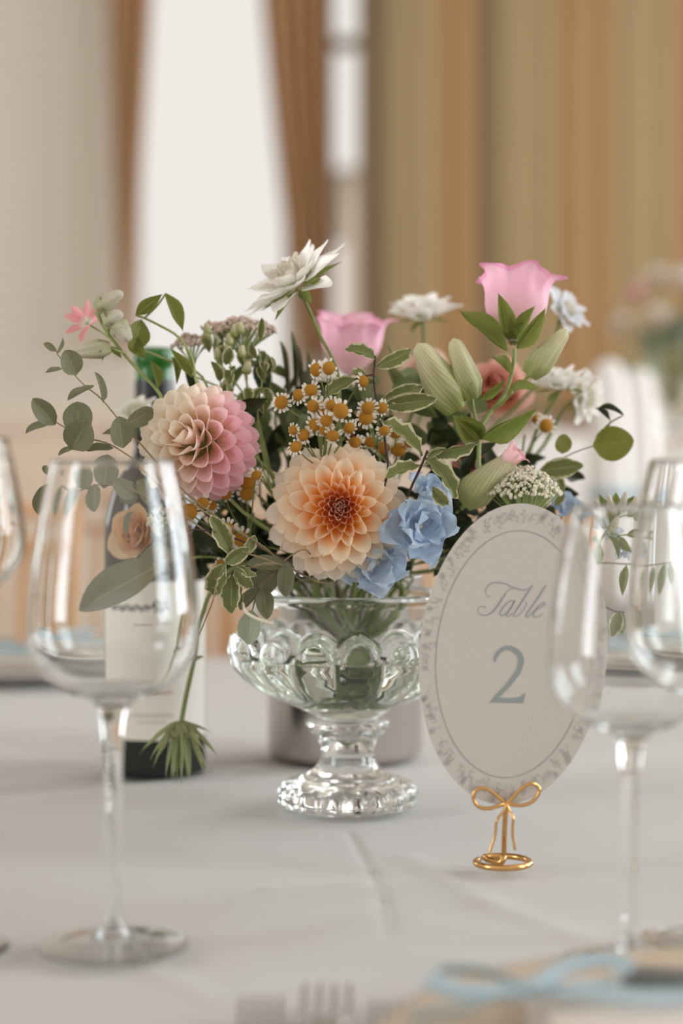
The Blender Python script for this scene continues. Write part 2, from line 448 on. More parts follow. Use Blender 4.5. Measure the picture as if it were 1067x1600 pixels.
mb = MB(); box(mb, XL-.2, XL-.02, YF, -1.1, 0, CE); box(mb, XL-.2, XL-.02, .1, 4.0, 0, CE); box(mb, XL-.2, XL-.02, -1.1, .1, 0, .88); box(mb, XL-.2, XL-.02, -1.1, .1, 3.02, CE); box(mb, XL-.2, XL-.02, 5.2, D, 0, CE); box(mb, XL-.2, XL-.02, 4.0, 5.2, 0, .88); box(mb, XL-.2, XL-.02, 4.0, 5.2, 3.02, CE)  # openings made to go with the added fill lights
struct('wall_left', mb, 'wall')
mb = MB()
ys = [YF, -.28, .88, 2.02, 3.18, 4.32, 5.48, D]
for i in range(0, 7, 2): box(mb, XR+.02, XR+.2, ys[i], ys[i+1], 0, CE)
for i in (1, 3, 5): box(mb, XR+.02, XR+.2, ys[i], ys[i+1], 0, .88); box(mb, XR+.02, XR+.2, ys[i], ys[i+1], 3.02, CE)
struct('wall_right', mb, 'wall')
# dado of plain upright panels along the back wall
zd = bz(650)
dado = None
mb = MB(); box(mb, XL, XR, D-.05, D-.001, zd-.05, zd); dado = struct('trim_1', mb, 'dado')
x = XL+.01
while x < XR-.05:
    mb = MB(); x1 = min(x+.44, XR); box(mb, x, x1, D-.03, D-.001, .12, zd-.055)
    struct('panel', mb, 'dado', dado); x += .455
mb = MB(); box(mb, XL, XR, D-.045, D-.001, 0, .115); struct('baseboard_back', mb, 'dado')
def window(n, x0, x1, bars, fw=.045):
    mb = MB()
    for a, b in ((x0, x0+fw), (x1-fw, x1)): box(mb, a, b, D+.05, D+.12, zs, zt)
    for z in [zs, zt-fw]: box(mb, x0+fw, x1-fw, D+.05, D+.12, z, z+fw)
    o = struct('window_%d' % n, mb, 'white_paint')
    for z in bars:
        mb = MB(); box(mb, x0+fw, x1-fw, D+.055, D+.115, z-.02, z+.02); struct('glazing_bar', mb, 'white_paint', o)
    mb = MB(); box(mb, x0+fw, x1-fw, D+.08, D+.084, zs+fw, zt-fw); mb.recalc = True; struct('pane', mb, 'pane', o)
    mb = MB(); box(mb, x0-.03, x1+.03, D-.06, D+.05, zs-.03, zs); struct('sill', mb, 'white_paint', o)
window(1, w1[0], w1[1], ())
window(2, w2[0], w2[1], (bz(62),), .03)
# a pale house across the street
mb = MB(); box(mb, 0.02, 1.4, 18, 24, -3, P(0, 268, 18).z)
hs = thing('street_house', 'pale rendered house seen through the narrow right-hand window', 'house', (.7, 18, -3))
part('facade', mb, 'render', hs, False)
mb = MB(); zt2 = P(0, 268, 18).z
mb.add([(-.1, 17.8, zt2), (1.5, 17.8, zt2), (1.5, 24.2, zt2), (-.1, 24.2, zt2), (.1, 21, zt2+.35), (1.4, 21, zt2+.35)], [(0, 1, 5, 4), (2, 3, 4, 5), (0, 4, 3), (1, 2, 5), (3, 2, 1, 0)])
part('roof', mb, 'roof', hs, False)
# curtains: folded cloth hanging between two rails of (x_left, x_right) given top and bottom
def curtain(name, label, mat, y, top, bot, z0, z1, folds, group=None, depth=.05, bow=0.0):
    mb = MB(); nx, nz = folds*8, 24; v = []
    for j in range(nz+1):
        t = j/nz; s = t**1.3
        a = top[0]+(bot[0]-top[0])*s+bow*math.sin(PI*t); b = top[1]+(bot[1]-top[1])*s
        for i in range(nx+1):
            u = i/nx
            v.append((a+(b-a)*u, y+depth*math.sin(u*folds*2*PI)*(.6+.4*t), z1+(z0-z1)*t))
    f = [(j*(nx+1)+i, j*(nx+1)+i+1, (j+1)*(nx+1)+i+1, (j+1)*(nx+1)+i) for j in range(nz) for i in range(nx)]
    mb.add(v, f)
    o = solo(name, mb, mat, label, 'curtain', ((top[0]+top[1])/2, y, z1), group)
    md = o.modifiers.new('cloth', 'SOLIDIFY'); md.thickness = .004
    return o
YC = D-.13
curtain('curtain', 'slim brown curtain held back at the left edge of the wide bright window', 'brown_drape', YC, (bx(172), bx(252)), (bx(192), bx(206)), bz(560), 3.3, 4)
curtain('curtain', 'brown curtain swept between the wide bright window and the narrow window', 'brown_drape', YC, (bx(394), bx(511)), (bx(468), bx(516)), bz(560), 3.3, 4)
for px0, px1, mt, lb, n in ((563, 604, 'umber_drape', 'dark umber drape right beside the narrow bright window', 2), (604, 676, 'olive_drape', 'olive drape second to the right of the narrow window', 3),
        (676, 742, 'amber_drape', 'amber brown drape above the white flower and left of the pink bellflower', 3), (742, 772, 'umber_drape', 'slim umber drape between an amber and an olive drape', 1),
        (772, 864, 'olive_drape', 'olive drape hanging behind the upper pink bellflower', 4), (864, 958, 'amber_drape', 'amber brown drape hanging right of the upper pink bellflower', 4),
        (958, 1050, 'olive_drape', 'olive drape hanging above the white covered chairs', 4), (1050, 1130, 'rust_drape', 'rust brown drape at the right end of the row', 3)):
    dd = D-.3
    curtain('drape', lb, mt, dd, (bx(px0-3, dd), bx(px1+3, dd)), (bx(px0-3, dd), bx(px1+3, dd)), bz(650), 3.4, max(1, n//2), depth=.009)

# ------------------------------------------------------------------ chairs and table behind
def chair(cx, cyy, face, label):
    """light wooden banquet chair with upright spindles; face = direction the sitter looks (radians from +Y)"""
    R = Matrix.Translation((cx, cyy, 0)) @ Matrix.Rotation(face, 4, 'Z')
    t = thing('wooden_chair', label, 'chair', (cx, cyy, 0), 'wooden chairs behind the table')
    def tb(name, pts, r, **k):
        m = MB(); tube(m, [R @ Vector(p) for p in pts], r, r, 8, 4); return part(name, m, 'wood', t)
    for s in (-1, 1):
        tb('leg', [(s*.17, .19, 0), (s*.18, .18, .44)], .017)
        tb('back_post', [(s*.17, -.22, 0), (s*.175, -.19, .45), (s*.165, -.24, .92)], .016)
    for k in range(5): tb('spindle', [(-.11+.055*k, -.2, .52), (-.11+.055*k, -.235, .86)], .009)
    for z, y in ((.52, -.2), (.86, -.235), (.915, -.24)): tb('back_rail', [(-.17, y, z), (.17, y, z)], .012)
    for z in (.16, .26):
        for s in (-1, 1): tb('stretcher', [(s*.17, .19, z), (s*.172, -.2, z)], .009)
    m = MB(); box(m, -.2, .2, -.2, .21, .435, .46); m.v = [R @ x for x in m.v]; part('seat', m, 'wood', t, False)
    m = MB(); box(m, -.19, .19, -.185, .2, .461, .495); m.v = [R @ x for x in m.v]; part('seat_pad', m, 'white_cloth', t, False)
chair(bx(190, 3.45), 3.45, PI*.97, 'honey wood spindle chair behind the dark wine bottle')
chair(-.64, 2.74, PI*.95, 'honey wood spindle chair cut by the left edge of the photo')
chair(-.09, 4.0, PI, 'honey wood spindle chair directly behind the glass flower vase')
chair(.19, 2.7, PI*1.0, 'honey wood spindle chair behind the oval table card')
# second table
def tablecloth(name, label, cx, cyy, R, folds, amp, seed, wrinkle=True):
    mb = MB(); seg = 640 if wrinkle else 160; nr = 210 if wrinkle else 20; prof = [0, .03, .08]+[.08+(R-.08)*i/nr for i in range(1, nr+1)]; v = []; f = []
    def h(x, y):
        if not wrinkle: return 0
        n = noise.noise((x*3.1+seed, y*5.5, .3))*.0022+noise.noise((x*9+seed, y*14, 1.7))*.0007
        # pressed creases from the folded cloth
        for (x0, y0, x1, y1, a, wd) in CREASES:
            dx, dy = x1-x0, y1-y0; L2 = dx*dx+dy*dy; tt = max(0, min(1, ((x-x0)*dx+(y-y0)*dy)/L2))
            q = math.hypot(x-x0-tt*dx, y-y0-tt*dy)
            n += a*math.exp(-(q/wd)**2)
        return min(n-.0042, -.0002)
    c0 = len(v); v.append((cx, cyy, T+h(cx, cyy)))
    rings = []
    for r in prof[1:]:
        rings.append(len(v))
        for k in range(seg):
            a = 2*PI*k/seg; x, y = cx+r*math.cos(a), cyy+r*math.sin(a); v.append((x, y, T+h(x, y)))
    for i, (dr, dz) in enumerate(((.006, -.002), (.01, -.008), (.012, -.02), (.02, -.08), (.035, -.2), (.05, -.4), (.065, -.6), (.075, -.742))):
        rings.append(len(v))
        for k in range(seg):
            a = 2*PI*k/seg; wv = amp*math.sin(folds*a+seed)*min(1, -dz*4)*(1+.4*math.sin(3*a))
            v.append((cx+(R+dr+wv)*math.cos(a), cyy+(R+dr+wv)*math.sin(a), T-.003+dz))
    for k in range(seg): f.append((c0, rings[0]+k, rings[0]+(k+1) % seg))
    for a, b in zip(rings, rings[1:]):
        for k in range(seg): f.append((a+k, b+k, b+(k+1) % seg, a+(k+1) % seg))
    mb.add(v, f); return solo(name, mb, 'linen', label, 'tablecloth', (cx, cyy, 0))
def G(px, py): 
    d = F*HC/(py-HZ); p = P(px, py, d); return p.x, p.y
CREASES = []
def crease(pts, a, wd):
    for p, q in zip(pts, pts[1:]): CREASES.append((*G(*p), *G(*q), a, wd))
crease([(548, 1292), (580, 1350), (598, 1395), (610, 1450)], -.0013, .0034)
crease([(-40, 1460), (200, 1425), (420, 1385), (560, 1370)], .0016, .006)
crease([(0, 1252), (160, 1232), (330, 1205), (420, 1180)], .0018, .012)
crease([(230, 1500), (330, 1545)], .0016, .008)
crease([(640, 1330), (760, 1400), (900, 1450)], .0014, .012)
tablecloth('tablecloth', 'white linen cloth over the round table in the foreground', .02, 1.47, .92, 22, .012, 3.0)
tablecloth('tablecloth', 'white cloth over the far table at right behind the card', .98, 3.75, .72, 18, .012, 8.0, False)

def covered_chair(cx, cyy, face, H, label):
    R = Matrix.Translation((cx, cyy, 0)) @ Matrix.Rotation(face, 4, 'Z')
    t = thing('covered_chair', label, 'chair', (cx, cyy, 0), 'white covered chairs by the far table')
    m = MB(); nx, nz = 16, 14; prof = []
    v = []; f = []
    for j in range(nz+1):
        tq = j/nz
        for k in range(2*nx):
            a = 2*PI*k/(2*nx); ca, sa = math.cos(a), math.sin(a)
            wx = .2*(1 if tq < .8 else math.sqrt(max(.0, 1-((tq-.8)/.2)**2)))
            sx = abs(ca)**.35*(1 if ca > 0 else -1); sy = abs(sa)**.5*(1 if sa > 0 else -1)
            v.append(R @ Vector((sx*wx*(1.15-.15*tq), -.2+sy*.035-.05*tq, .46+(H-.46)*tq)))
    n2 = 2*nx
    for j in range(nz):
        for k in range(n2): f.append((j*n2+k, j*n2+(k+1) % n2, (j+1)*n2+(k+1) % n2, (j+1)*n2+k))
    m.add(v, f); part('back_cover', m, 'white_cloth', t)
    m = MB(); box(m, -.2, .2, -.22, .21, .02, .47); m.v = [R @ x for x in m.v]; part('seat_skirt', m, 'white_cloth', t, False)
covered_chair(.66, 2.62, PI*1.0, bz(652, 2.85), 'white covered chair before the far table, behind the right wine glasses')
covered_chair(bx(880, 4.9), 4.9, PI, bz(668, 4.9), 'smaller white covered chair far back beyond the far table')
def tall_napkin(px, py, d, label):
    t = thing('standing_napkin', label, 'napkin', (bx(px, d), d, T), 'standing napkins on the far table')
    h = bz(py, d)-T; mb = MB()
    lathe(mb, [(0, 0), (.04, .0)]+curve_prof([(.042, .002), (.036, h*.3), (.033, h*.7), (.028, h*.9), (.018, h*.98), (.001, h)], 6), bx(px, d), d, 40,
          lambda r, z, a, i: (r*(1+.12*math.sin(7*a+z*9)), z), z0=T)
    part('folded_cloth', mb, 'white_cloth', t)
    mb = MB(); lathe(mb, [(.0395, h*.42), (.0405, h*.42), (.0405, h*.47), (.0395, h*.47)], bx(px, d), d, 40, closed=True, z0=T); part('napkin_band', mb, 'ribbon', t)
tall_napkin(951, 562, 3.3, 'taller standing white napkin on the far table, left of the two')
tall_napkin(998, 576, 3.45, 'shorter standing white napkin on the far table, right of the two')
def far_bouquet(px, py, d):
    x, y, z = P(px, py, d)
    t = thing('footed_vase', 'tall glass vase holding the pale bouquet on the far table', 'vase', (x, y, T))
    mb = MB(); h = z-T-.1
    lathe(mb, curve_prof([(.06, 0), (.055, .008), (.012, .03), (.01, h*.6), (.03, h*.8), (.055, h), (.052, h), (.026, h*.82), (.0, h*.75)], 5), x, y, 32, z0=T); mb.recalc = True; part('vase_body', mb, 'glass', t)
    rnd = random.Random(5)
    rs = blade('far_petal', 'rose', w_petal(.5, .5, 3), 4, 5, .25, .7, seed=3)
    for k in range(11):
        a = k*2.4; r = .105*math.sqrt((k+.5)/11); c = Vector((x+r*math.cos(a)*1.1, y+.6*r*math.sin(a)-.03, z-.03+.13*(1-(r/.11)**2)+rnd.uniform(-.03, .03)))
        colr = [srgb(238, 232, 222), srgb(232, 228, 214), srgb(240, 206, 204)][0 if k % 4 else 2] if k else srgb(236, 232, 224)
        b = thing('pale_rose', 'blurred %s rose in the far bouquet at the right edge' % ('blush' if (k and k % 4 == 0) else 'ivory'), 'flower', c, 'roses of the far bouquet %s' % ('blush' if (k and k % 4 == 0) else 'ivory'))
        for i in range(14):
            th = i*2.4; ph = .15+1.35*(i/13)
            ax = Vector((c.x-x, (c.y-y)-.12, .12)).normalized(); e1 = ax.orthogonal().normalized(); e2 = ax.cross(e1)
            rho = e1*math.cos(th)+e2*math.sin(th); dr = ax*math.cos(ph)+rho*math.sin(ph)
            link('petal', rs, b, frame(c, dr, ax*math.sin(ph)-rho*math.cos(ph), 0, .032, .034, .034), colr)
        mb = MB(); tube(mb, [c, Vector((x, y, T+h*.98)).lerp(c, .3), Vector((x, y, T+h*.8))], .002); part('stem', mb, 'stem', b)
    b = thing('foliage_sprig', 'pale green leaves of the far bouquet at the right edge', 'foliage', (x, y, T+h))
    for k in range(26):
        a = rnd.uniform(0, 6.28); e = Vector((math.cos(a)*rnd.uniform(.05, .14), math.sin(a)*.08, rnd.uniform(-.03, .15)))
        bq = Vector((x, y, T+h+.02))+e*.4; link('leaf', LF['round_pale'][0], b, frame(bq, e, Vector((0, -1, .3)), rnd.uniform(-40, 40), .04, .07, .07))
    mb = MB()
    for k in range(3): tube(mb, [Vector((x+.05*(k-1), y, T+h+.06)), Vector((x, y, T+h)), Vector((x, y, T+h*.82))], .002)
    part('stem', mb, 'stem', b)
far_bouquet(1052, 520, 3.75)

# ------------------------------------------------------------------ glassware
def wine_glass(name, label, x, y, prof_out, wall, stem_z, group=None):
    """prof_out: outer profile from the rim down to the bowl bottom; then the stem and the foot"""
    t = thing(name, label, 'wine glass', (x, y, T), group)
    out = curve_prof(prof_out, 6)
    zb = stem_z
    inner = []
    for r, z in out:
        if z > zb+.004: inner.append((max(r-wall, 0.0), z+(0 if z > prof_out[0][1]-.001 else wall*.4)))
    inner = [q for q in inner if q[0] > .004]
    rim = [((out[0][0]+inner[0][0])/2, out[0][1]+wall*.35)]
    mb = MB(); lathe(mb, [(0.0, inner[-1][1]-.0012)]+inner[::-1]+rim+out, x, y, 72, z0=T+.0004)
    mb.recalc = True; part('glass_body', mb, 'glass', t); return t
GP = 3118.0
def gp(rows, cx0, s, hpx): return [(r/s, HC-(py-HZ)/s) for r, py in rows]
big = [(96, 721), (109, 780), (121, 850), (130, 920), (134, 975), (132, 1005), (125, 1030), (108, 1055), (84, 1074), (56, 1088), (32, 1099), (23, 1118), (18, 1145), (15, 1180), (13.5, 1240), (13, 1330), (13, 1420), (15, 1443), (22, 1456), (40, 1465), (75, 1471), (112, 1475.2), (117, 1476.8), (116, 1478.4), (108, 1477.4), (88, 1475.8), (72, 1473.2), (40, 1468), (18, 1462), (0, 1460)]
p = P(177, 1478, .946); wine_glass('wine_glass', 'large empty wine glass on the left, before the dark wine bottle', p.x, p.y, gp(big, 0, GP, 0), .0011, HC-(1090-HZ)/GP)
p = P(1112, 1478, .952); wine_glass('wine_glass', 'large empty wine glass cut by the right edge of the photo', p.x, p.y, gp(big, 0, GP, 0), .0011, HC-(1090-HZ)/GP)
k = .221/.243
sm = [(r*.93, HZ+(py-HZ)) for r, py in big]
pr = [(r/GP, (HC-(py-HZ)/GP)*k) for r, py in sm]
p = P(985, 1506, .912); wine_glass('wine_glass', 'smaller wine glass overlapping the right side of the oval table card', p.x, p.y, pr, .0011, (HC-(1090-HZ)/GP)*k)
wg = [(118, 686), (132, 750), (142, 810), (144, 845), (136, 880), (112, 910), (78, 932), (40, 948), (24, 965), (16, 1000), (13, 1100), (12, 1350), (15, 1450), (30, 1466), (80, 1478), (112, 1481), (110, 1483), (0, 1483)]
s4 = F/.938
p = P(-106, 1483, .938); wine_glass('goblet', 'bowl of a water goblet cut by the left edge of the photo', p.x, p.y, [(r/s4, HC-(py-HZ)/s4) for r, py in wg], .0012, HC-(936-HZ)/s4)

# pressed glass pedestal vase
def vase():
    t = thing('pedestal_vase', 'clear pressed glass pedestal bowl vase with scalloped lobes', 'vase', (VX, VY, T))
    out = [(.0705, .150), (.0712, .1475), (.0695, .144), (.0688, .135), (.0690, .125), (.0700, .118), (.0715, .110), (.0690, .1), (.0630, .09), (.0540, .081), (.0420, .073), (.0300, .067), (.0215, .0635),
           (.0225, .0625), (.0300, .0600), (.0300, .0565), (.0270, .0530), (.0215, .0470), (.0190, .0425), (.0185, .0380), (.0190, .0340), (.0205, .0300), (.0240, .0258), (.0290, .0225), (.0340, .0205), (.0350, .0185), (.0450, .0168), (.0488, .0140), (.0502, .0085), (.0490, .0025), (.0465, .0004), (.0, .0004)]
    pr = []
    for i in range(len(out)-1):
        (a, b), (c, d) = out[i], out[i+1]
        n = 4 if i < 12 else 2
        for k_ in range(n): pr.append((a+(c-a)*k_/n, b+(d-b)*k_/n))
    pr.append(out[-1])
    def sm_(x, a, b): x = max(0, min(1, (x-a)/(b-a))); return x*x*(3-2*x)
    def fn(r, z, a, i):
        n1 = 16; u = ((a+.09)*n1/(2*PI)) % 1.0*2-1            # -1..1 across one lobe
        arch = math.sqrt(max(0, 1-u*u))
        if z > .064:
            top = .109+.017*arch                               # rounded top of each lobe
            prof = (1-sm_(z, top-.006, top+.0015))*sm_(z, .062, .085)
            r = r+.0135*prof*(.35+.65*arch)*sm_(z, .06, .1)
        elif z > .045:
            q = abs((a*8/(2*PI)) % 1.0*2-1); r *= 1-.09*(1-q)*(1 if z < .061 else .4)
        elif z < .0155 and r > .02:
            u2 = ((a+.09)*16/(2*PI)) % 1.0*2-1; r *= 1-.055*u2*u2; z *= 1-.12*u2*u2
        elif z < .03 and r > .02:
            q = abs((a*8/(2*PI)) % 1.0*2-1); r *= 1-.05*(1-q)
        return r, z
    inn = [(0, .0745), (.02, .0765), (.036, .0815), (.048, .0885), (.057, .0965), (.0635, .106), (.0655, .114), (.0652, .126), (.0655, .14), (.0672, .149), (.0690, .1512)]
    mb = MB(); n0 = len(inn)
    allp = curve_prof(inn, 3)
    ni = len(allp)
    lathe(mb, allp+pr, VX, VY, 192, lambda r, z, a, i: (r, z) if i < ni else fn(r, z, a, i), z0=T)
    mb.recalc = True; part('vase_body', mb, 'crystal', t)
    # water, just touching the inner wall
    zw = .1075; wp = [(0, .0743), (.0203, .0762), (.0364, .0812), (.0484, .0882), (.0574, .0962), (.0640, .106), (.0645, zw), (0, zw)]
    mb = MB(); lathe(mb, wp, VX, VY, 96, z0=T); mb.recalc = True; part('water', mb, 'water', t)
vase()

# bottle and cooler
def bottle():
    c = P(241, 1208, 1.478); x, y = c.x, c.y
    t = thing('wine_bottle', 'dark wine bottle with pale label behind the left wine glass', 'bottle', (x, y, T))
    mb = MB(); lathe(mb, curve_prof([(0, .003), (.034, .0005), (.0392, .004), (.0400, .012), (.0400, .1), (.0400, .185), (.0385, .2), (.031, .222), (.02, .24), (.0155, .256), (.0148, .275), (.0146, .296)], 5), x, y, 64, z0=T); part('bottle_body', mb, 'bottle', t)
    mb = MB(); lathe(mb, [(.0150, .255), (.0158, .257), (.0155, .305), (.0152, .306)], x, y, 40, z0=T); part('neck_foil', mb, 'foil', t, label='black foil round the neck')
    mb = MB(); lathe(mb, curve_prof([(.0146, .303), (.0148, .318), (.0162, .32), (.0162, .328), (.0146, .330), (.0105, .330), (.0100, .31), (.0, .309)], 3), x, y, 40, z0=T); part('bottle_mouth', mb, 'green_glass', t, label='bright green glass mouth')
    zl0, zl1 = HC-(1146-HZ)/1998, HC-(905-HZ)/1998
    mb = MB(); v = []; f = []; n = 40; R = .0404
    for j in (0, 1):
        for i in range(n+1):
            a = -PI*.5+.12+(i/n*2-1)*1.32; v.append((x+R*math.cos(a), y+R*math.sin(a), T+(zl0, zl1)[j]))
    for i in range(n): f.append((i, i+1, n+2+i, n+1+i))
    mb.add(v, f); lb = part('bottle_label', mb, 'label', t, label='pale paper label with a twig drawing')
    def mark(name, rows, mat):
        mb = MB()
        for px0, px1, py, wd in rows:
            v = []; f = []; n = 10
            for i in range(n+1):
                px = px0+(px1-px0)*i/n; a = -PI/2+math.asin(max(-.95, min(.95, (px-241)/80.))); wob = 2.2*math.sin(px*.35)
                for s in (-.5, .5):
                    z = HC-(py+wob*(wd > 3)+s*wd*(1 if wd < 4 else .4+.6*abs(math.sin(i*1.7)))-HZ)/1998
                    v.append((x+(R+.0002)*math.cos(a), y+(R+.0002)*math.sin(a), T+z))
            for i in range(n): f.append((2*i, 2*i+2, 2*i+3, 2*i+1))
            mb.add(v, f)
        part(name, mb, mat, lb)
    mark('twig_print', [(176, 262, 944, 5), (182, 250, 949, 4.2), (255, 285, 938, 5), (262, 290, 946, 4.4), (258, 282, 951, 4)], 'print_dark')
    mark('red_print', [(222, 256, 976, 2.5)], 'print_red'); mark('red_print', [(246, 276, 1073, 3.0)], 'print_red')
    mark('grey_print', [(214, 278, 1108, 3.0)], 'print_grey'); mark('grey_print', [(222, 268, 1118, 2)], 'print_grey')
bottle()
c = P(539, 1178, 1.565)
t = thing('wine_cooler', 'brushed steel cylindrical wine cooler behind the glass vase', 'cooler', (c.x, c.y, T))
mb = MB(); lathe(mb, [(0, .0004), (.0605, .0004), (.063, .002), (.0642, .006), (.0642, .148), (.0652, .150), (.0642, .152), (.0622, .15), (.061, .146), (.061, .008), (0, .006)], c.x, c.y, 96, z0=T); part('cooler_body', mb, 'steel', t)

# ------------------------------------------------------------------ table card and its gold holder
def cd_(py): return 1.0/(1/1.118+(py-1255)*9.0e-5*.5)       # a plane leaning back a little
def CP(px, py, off=0.0):
    d = cd_(py)-off; return P(px, py, d)
ECX, ECY, EA, EB, EPH = 800.0, 1022.0, 236.0, 145.0, math.radians(5.2)
def ell(k_, a): 
    x, y = EB*k_*math.cos(a), -EA*k_*math.sin(a)
    return ECX+x*math.cos(EPH)-y*math.sin(EPH)*1.0, ECY+x*math.sin(EPH)+y*math.cos(EPH)
card = thing('table_card', 'oval cream card with script lettering and a 2 in grey blue', 'table card', CP(780, 1257))
mb = MB(); n = 120; v = []; f = []
for off in (0.0, -.0007):
    v.append(CP(ECX, ECY, off))
    for i in range(n): v.append(CP(*ell(1, 2*PI*i/n), off))
for i in range(n):
    j = (i+1) % n
    f += [(0, 1+i, 1+j), (n+1, n+2+j, n+2+i), (1+i, n+2+i, n+2+j, 1+j)]
mb.add(v, f); part('card_sheet', mb, 'card', card, False)
def strip(mb, pts, off, cl=False, sub=5):
    """inked stroke: pts (px, py, width)"""
    q = [Vector(p_) for p_ in pts]
    if len(q) > 2 and sub > 1: q = smoothpts(q, sub)
    v = []; f = []
    for i, p_ in enumerate(q):
        a = q[max(i-1, 0)]; b = q[min(i+1, len(q)-1)]; dx, dy = b.x-a.x, b.y-a.y; L = math.hypot(dx, dy) or 1
        for s in (-.5, .5): v.append(CP(p_.x-dy/L*s*p_.z, p_.y+dx/L*s*p_.z, off))
    for i in range(len(q)-1): f.append((2*i, 2*i+2, 2*i+3, 2*i+1))
    mb.add(v, f)
mb = MB(); strip(mb, [(*ell(.82, 2*PI*i/100), 1.3) for i in range(101)], .0002, sub=1); part('border_line', mb, 'ink_line', card, False)
def tl(pts, kx=1.0, kw=1.0): return [(730+x*.1593, 880+y*.1593, max(.9, w_*.1593*kw)) for x, y, w_ in pts]
letters = [
    [(232, 328, 5), (200, 322, 5), (180, 290, 6), (190, 240, 8), (230, 200, 9), (300, 187, 9), (380, 205, 10), (450, 238, 11), (520, 258, 10), (570, 262, 8), (605, 240, 6)],
    [(445, 246, 6), (395, 270, 8), (350, 335, 14), (300, 410, 16), (250, 475, 14), (195, 505, 9), (145, 508, 8), (108, 485, 8), (103, 450, 7), (125, 425, 7), (160, 425, 8), (182, 442, 10)],
    [(470, 372, 7), (430, 366, 7), (380, 400, 11), (340, 450, 13), (320, 490, 11), (335, 516, 8), (370, 500, 7), (420, 450, 7), (462, 380, 7)],
    [(468, 362, 12), (430, 430, 14), (392, 490, 13), (385, 518, 9), (408, 518, 6), (442, 488, 6)],
    [(640, 212, 10), (590, 290, 14), (520, 400, 15), (465, 485, 13), (455, 512, 9), (474, 525, 7), (515, 500, 6), (562, 440, 7), (580, 400, 9), (572, 376, 5)],
    [(770, 215, 10), (700, 325, 14), (620, 440, 14), (577, 505, 12), (580, 528, 8), (605, 517, 6), (650, 472, 6)],
    [(655, 466, 6), (720, 432, 7), (760, 402, 9), (756, 386, 8), (725, 396, 8), (682, 440, 12), (650, 490, 14), (655, 524, 10), (690, 526, 7), (742, 490, 6)]]
mb = MB()
for lt in letters: strip(mb, tl(lt, 1.0, .85), .0003)
part('script_lettering', mb, 'ink_blue', card, False, label='Table in fine script letters')
mb = MB()
strip(mb, tl([(268, 966, 16), (285, 905, 30), (335, 848, 38), (405, 828, 44), (475, 858, 48), (520, 915, 52), (524, 975, 50), (498, 1060, 48), (440, 1145, 44), (370, 1228, 40), (305, 1295, 40), (262, 1345, 40)]), .0003)
q = [(222, 1362), (270, 1312), (305, 1316), (340, 1322), (470, 1322), (520, 1310), (552, 1280), (568, 1277), (546, 1370)]
mb.add([CP(730+x*.1593, 880+y*.1593, .00035) for x, y in q], [tuple(range(len(q)-1, -1, -1))])
part('numeral', mb, 'ink_blue', card, False, label='numeral 2')
# drawn wild-flower border
mb = MB(); rnd = random.Random(11)
def ring_pt(a, k_): return ell(k_, a)
a = 0.0
while a < 2*PI:
    k0 = rnd.uniform(.845, .9); a2 = a+rnd.uniform(-.09, .09); k1 = rnd.uniform(.93, .975)
    p0, p2 = ring_pt(a, k0), ring_pt(a2, k1); pm = ((p0[0]+p2[0])/2+rnd.uniform(-4, 4), (p0[1]+p2[1])/2+rnd.uniform(-4, 4))
    strip(mb, [(*p0, .55), (*pm, .65), (*p2, .55)], .0002, sub=3)
    typ = rnd.random()
    if typ < .45:                                             # flower of little loops
        for k_ in range(5):
            th = k_*1.257+a; r = rnd.uniform(3.2, 5)
            strip(mb, [(p2[0], p2[1], .5), (p2[0]+r*math.cos(th-.35), p2[1]+r*math.sin(th-.35), .6), (p2[0]+r*1.25*math.cos(th), p2[1]+r*1.25*math.sin(th), .6), (p2[0]+r*math.cos(th+.35), p2[1]+r*math.sin(th+.35), .6), (p2[0], p2[1], .5)], .0002, sub=2)
    else:                                                     # leaves along the stalk
        for k_ in range(4):
            u = k_/4; bx_, by_ = p0[0]+(p2[0]-p0[0])*u, p0[1]+(p2[1]-p0[1])*u; th = math.atan2(p2[1]-p0[1], p2[0]-p0[0])+(.8 if k_ % 2 else -.8); r = rnd.uniform(5, 9)
            strip(mb, [(bx_, by_, .7), (bx_+r*.5*math.cos(th-.25), by_+r*.5*math.sin(th-.25), 1.2), (bx_+r*math.cos(th), by_+r*math.sin(th), .6)], .0002, sub=3)
    a += rnd.uniform(.05, .08)
part('border_drawing', mb, 'ink_pale', card, False, stuff=True)
# holder traced in its own plane just in front of the card foot
HD = 1.114
def hp(cx, cyp, dd=0.0): return P(700+cx*.1687, 1180+cyp*.1687, HD+dd)
bp = P(787, 1353, 1.13)
hold = thing('card_holder', 'gold wire card stand bent into a bow on a ring foot', 'card stand', (bp.x, bp.y, T))
wr = 3.0/F*HD
def wire(name, pts, r=wr): mb = MB(); tube(mb, pts, r, r, 10, 7); return part(name, mb, 'gold', hold)
wire('bow_loop', [hp(545, 455), hp(480, 400), hp(400, 335), hp(330, 305), hp(265, 320), hp(235, 375), hp(250, 440), hp(300, 485), hp(380, 492), hp(460, 472), hp(535, 446, -.002)])
wire('bow_loop', [hp(545, 450, -.002), hp(600, 390, -.002), hp(680, 310, -.002), hp(760, 265, -.002), hp(820, 275), hp(845, 320), hp(825, 380), hp(770, 435), hp(700, 462), hp(620, 462), hp(550, 448)])
wire('bow_tail', [hp(540, 450, -.003), hp(515, 520, -.004), hp(460, 590, -.006), hp(445, 640, -.006), hp(435, 740, -.006), hp(405, 840, -.006), hp(384, 900, -.006)], wr*.75)
wire('bow_tail', [hp(545, 455, -.003), hp(570, 520, -.004), hp(602, 580, -.006), hp(598, 660, -.006), hp(598, 740, -.006), hp(612, 820, -.006), hp(620, 878, -.006)], wr*.75)
pz = T+.0036
wire('post', [hp(535, 455), P(788, 1300, 1.122), Vector((P(787, 0, 1.13).x, 1.13, T+.006))], wr*1.35)
ringpts = []
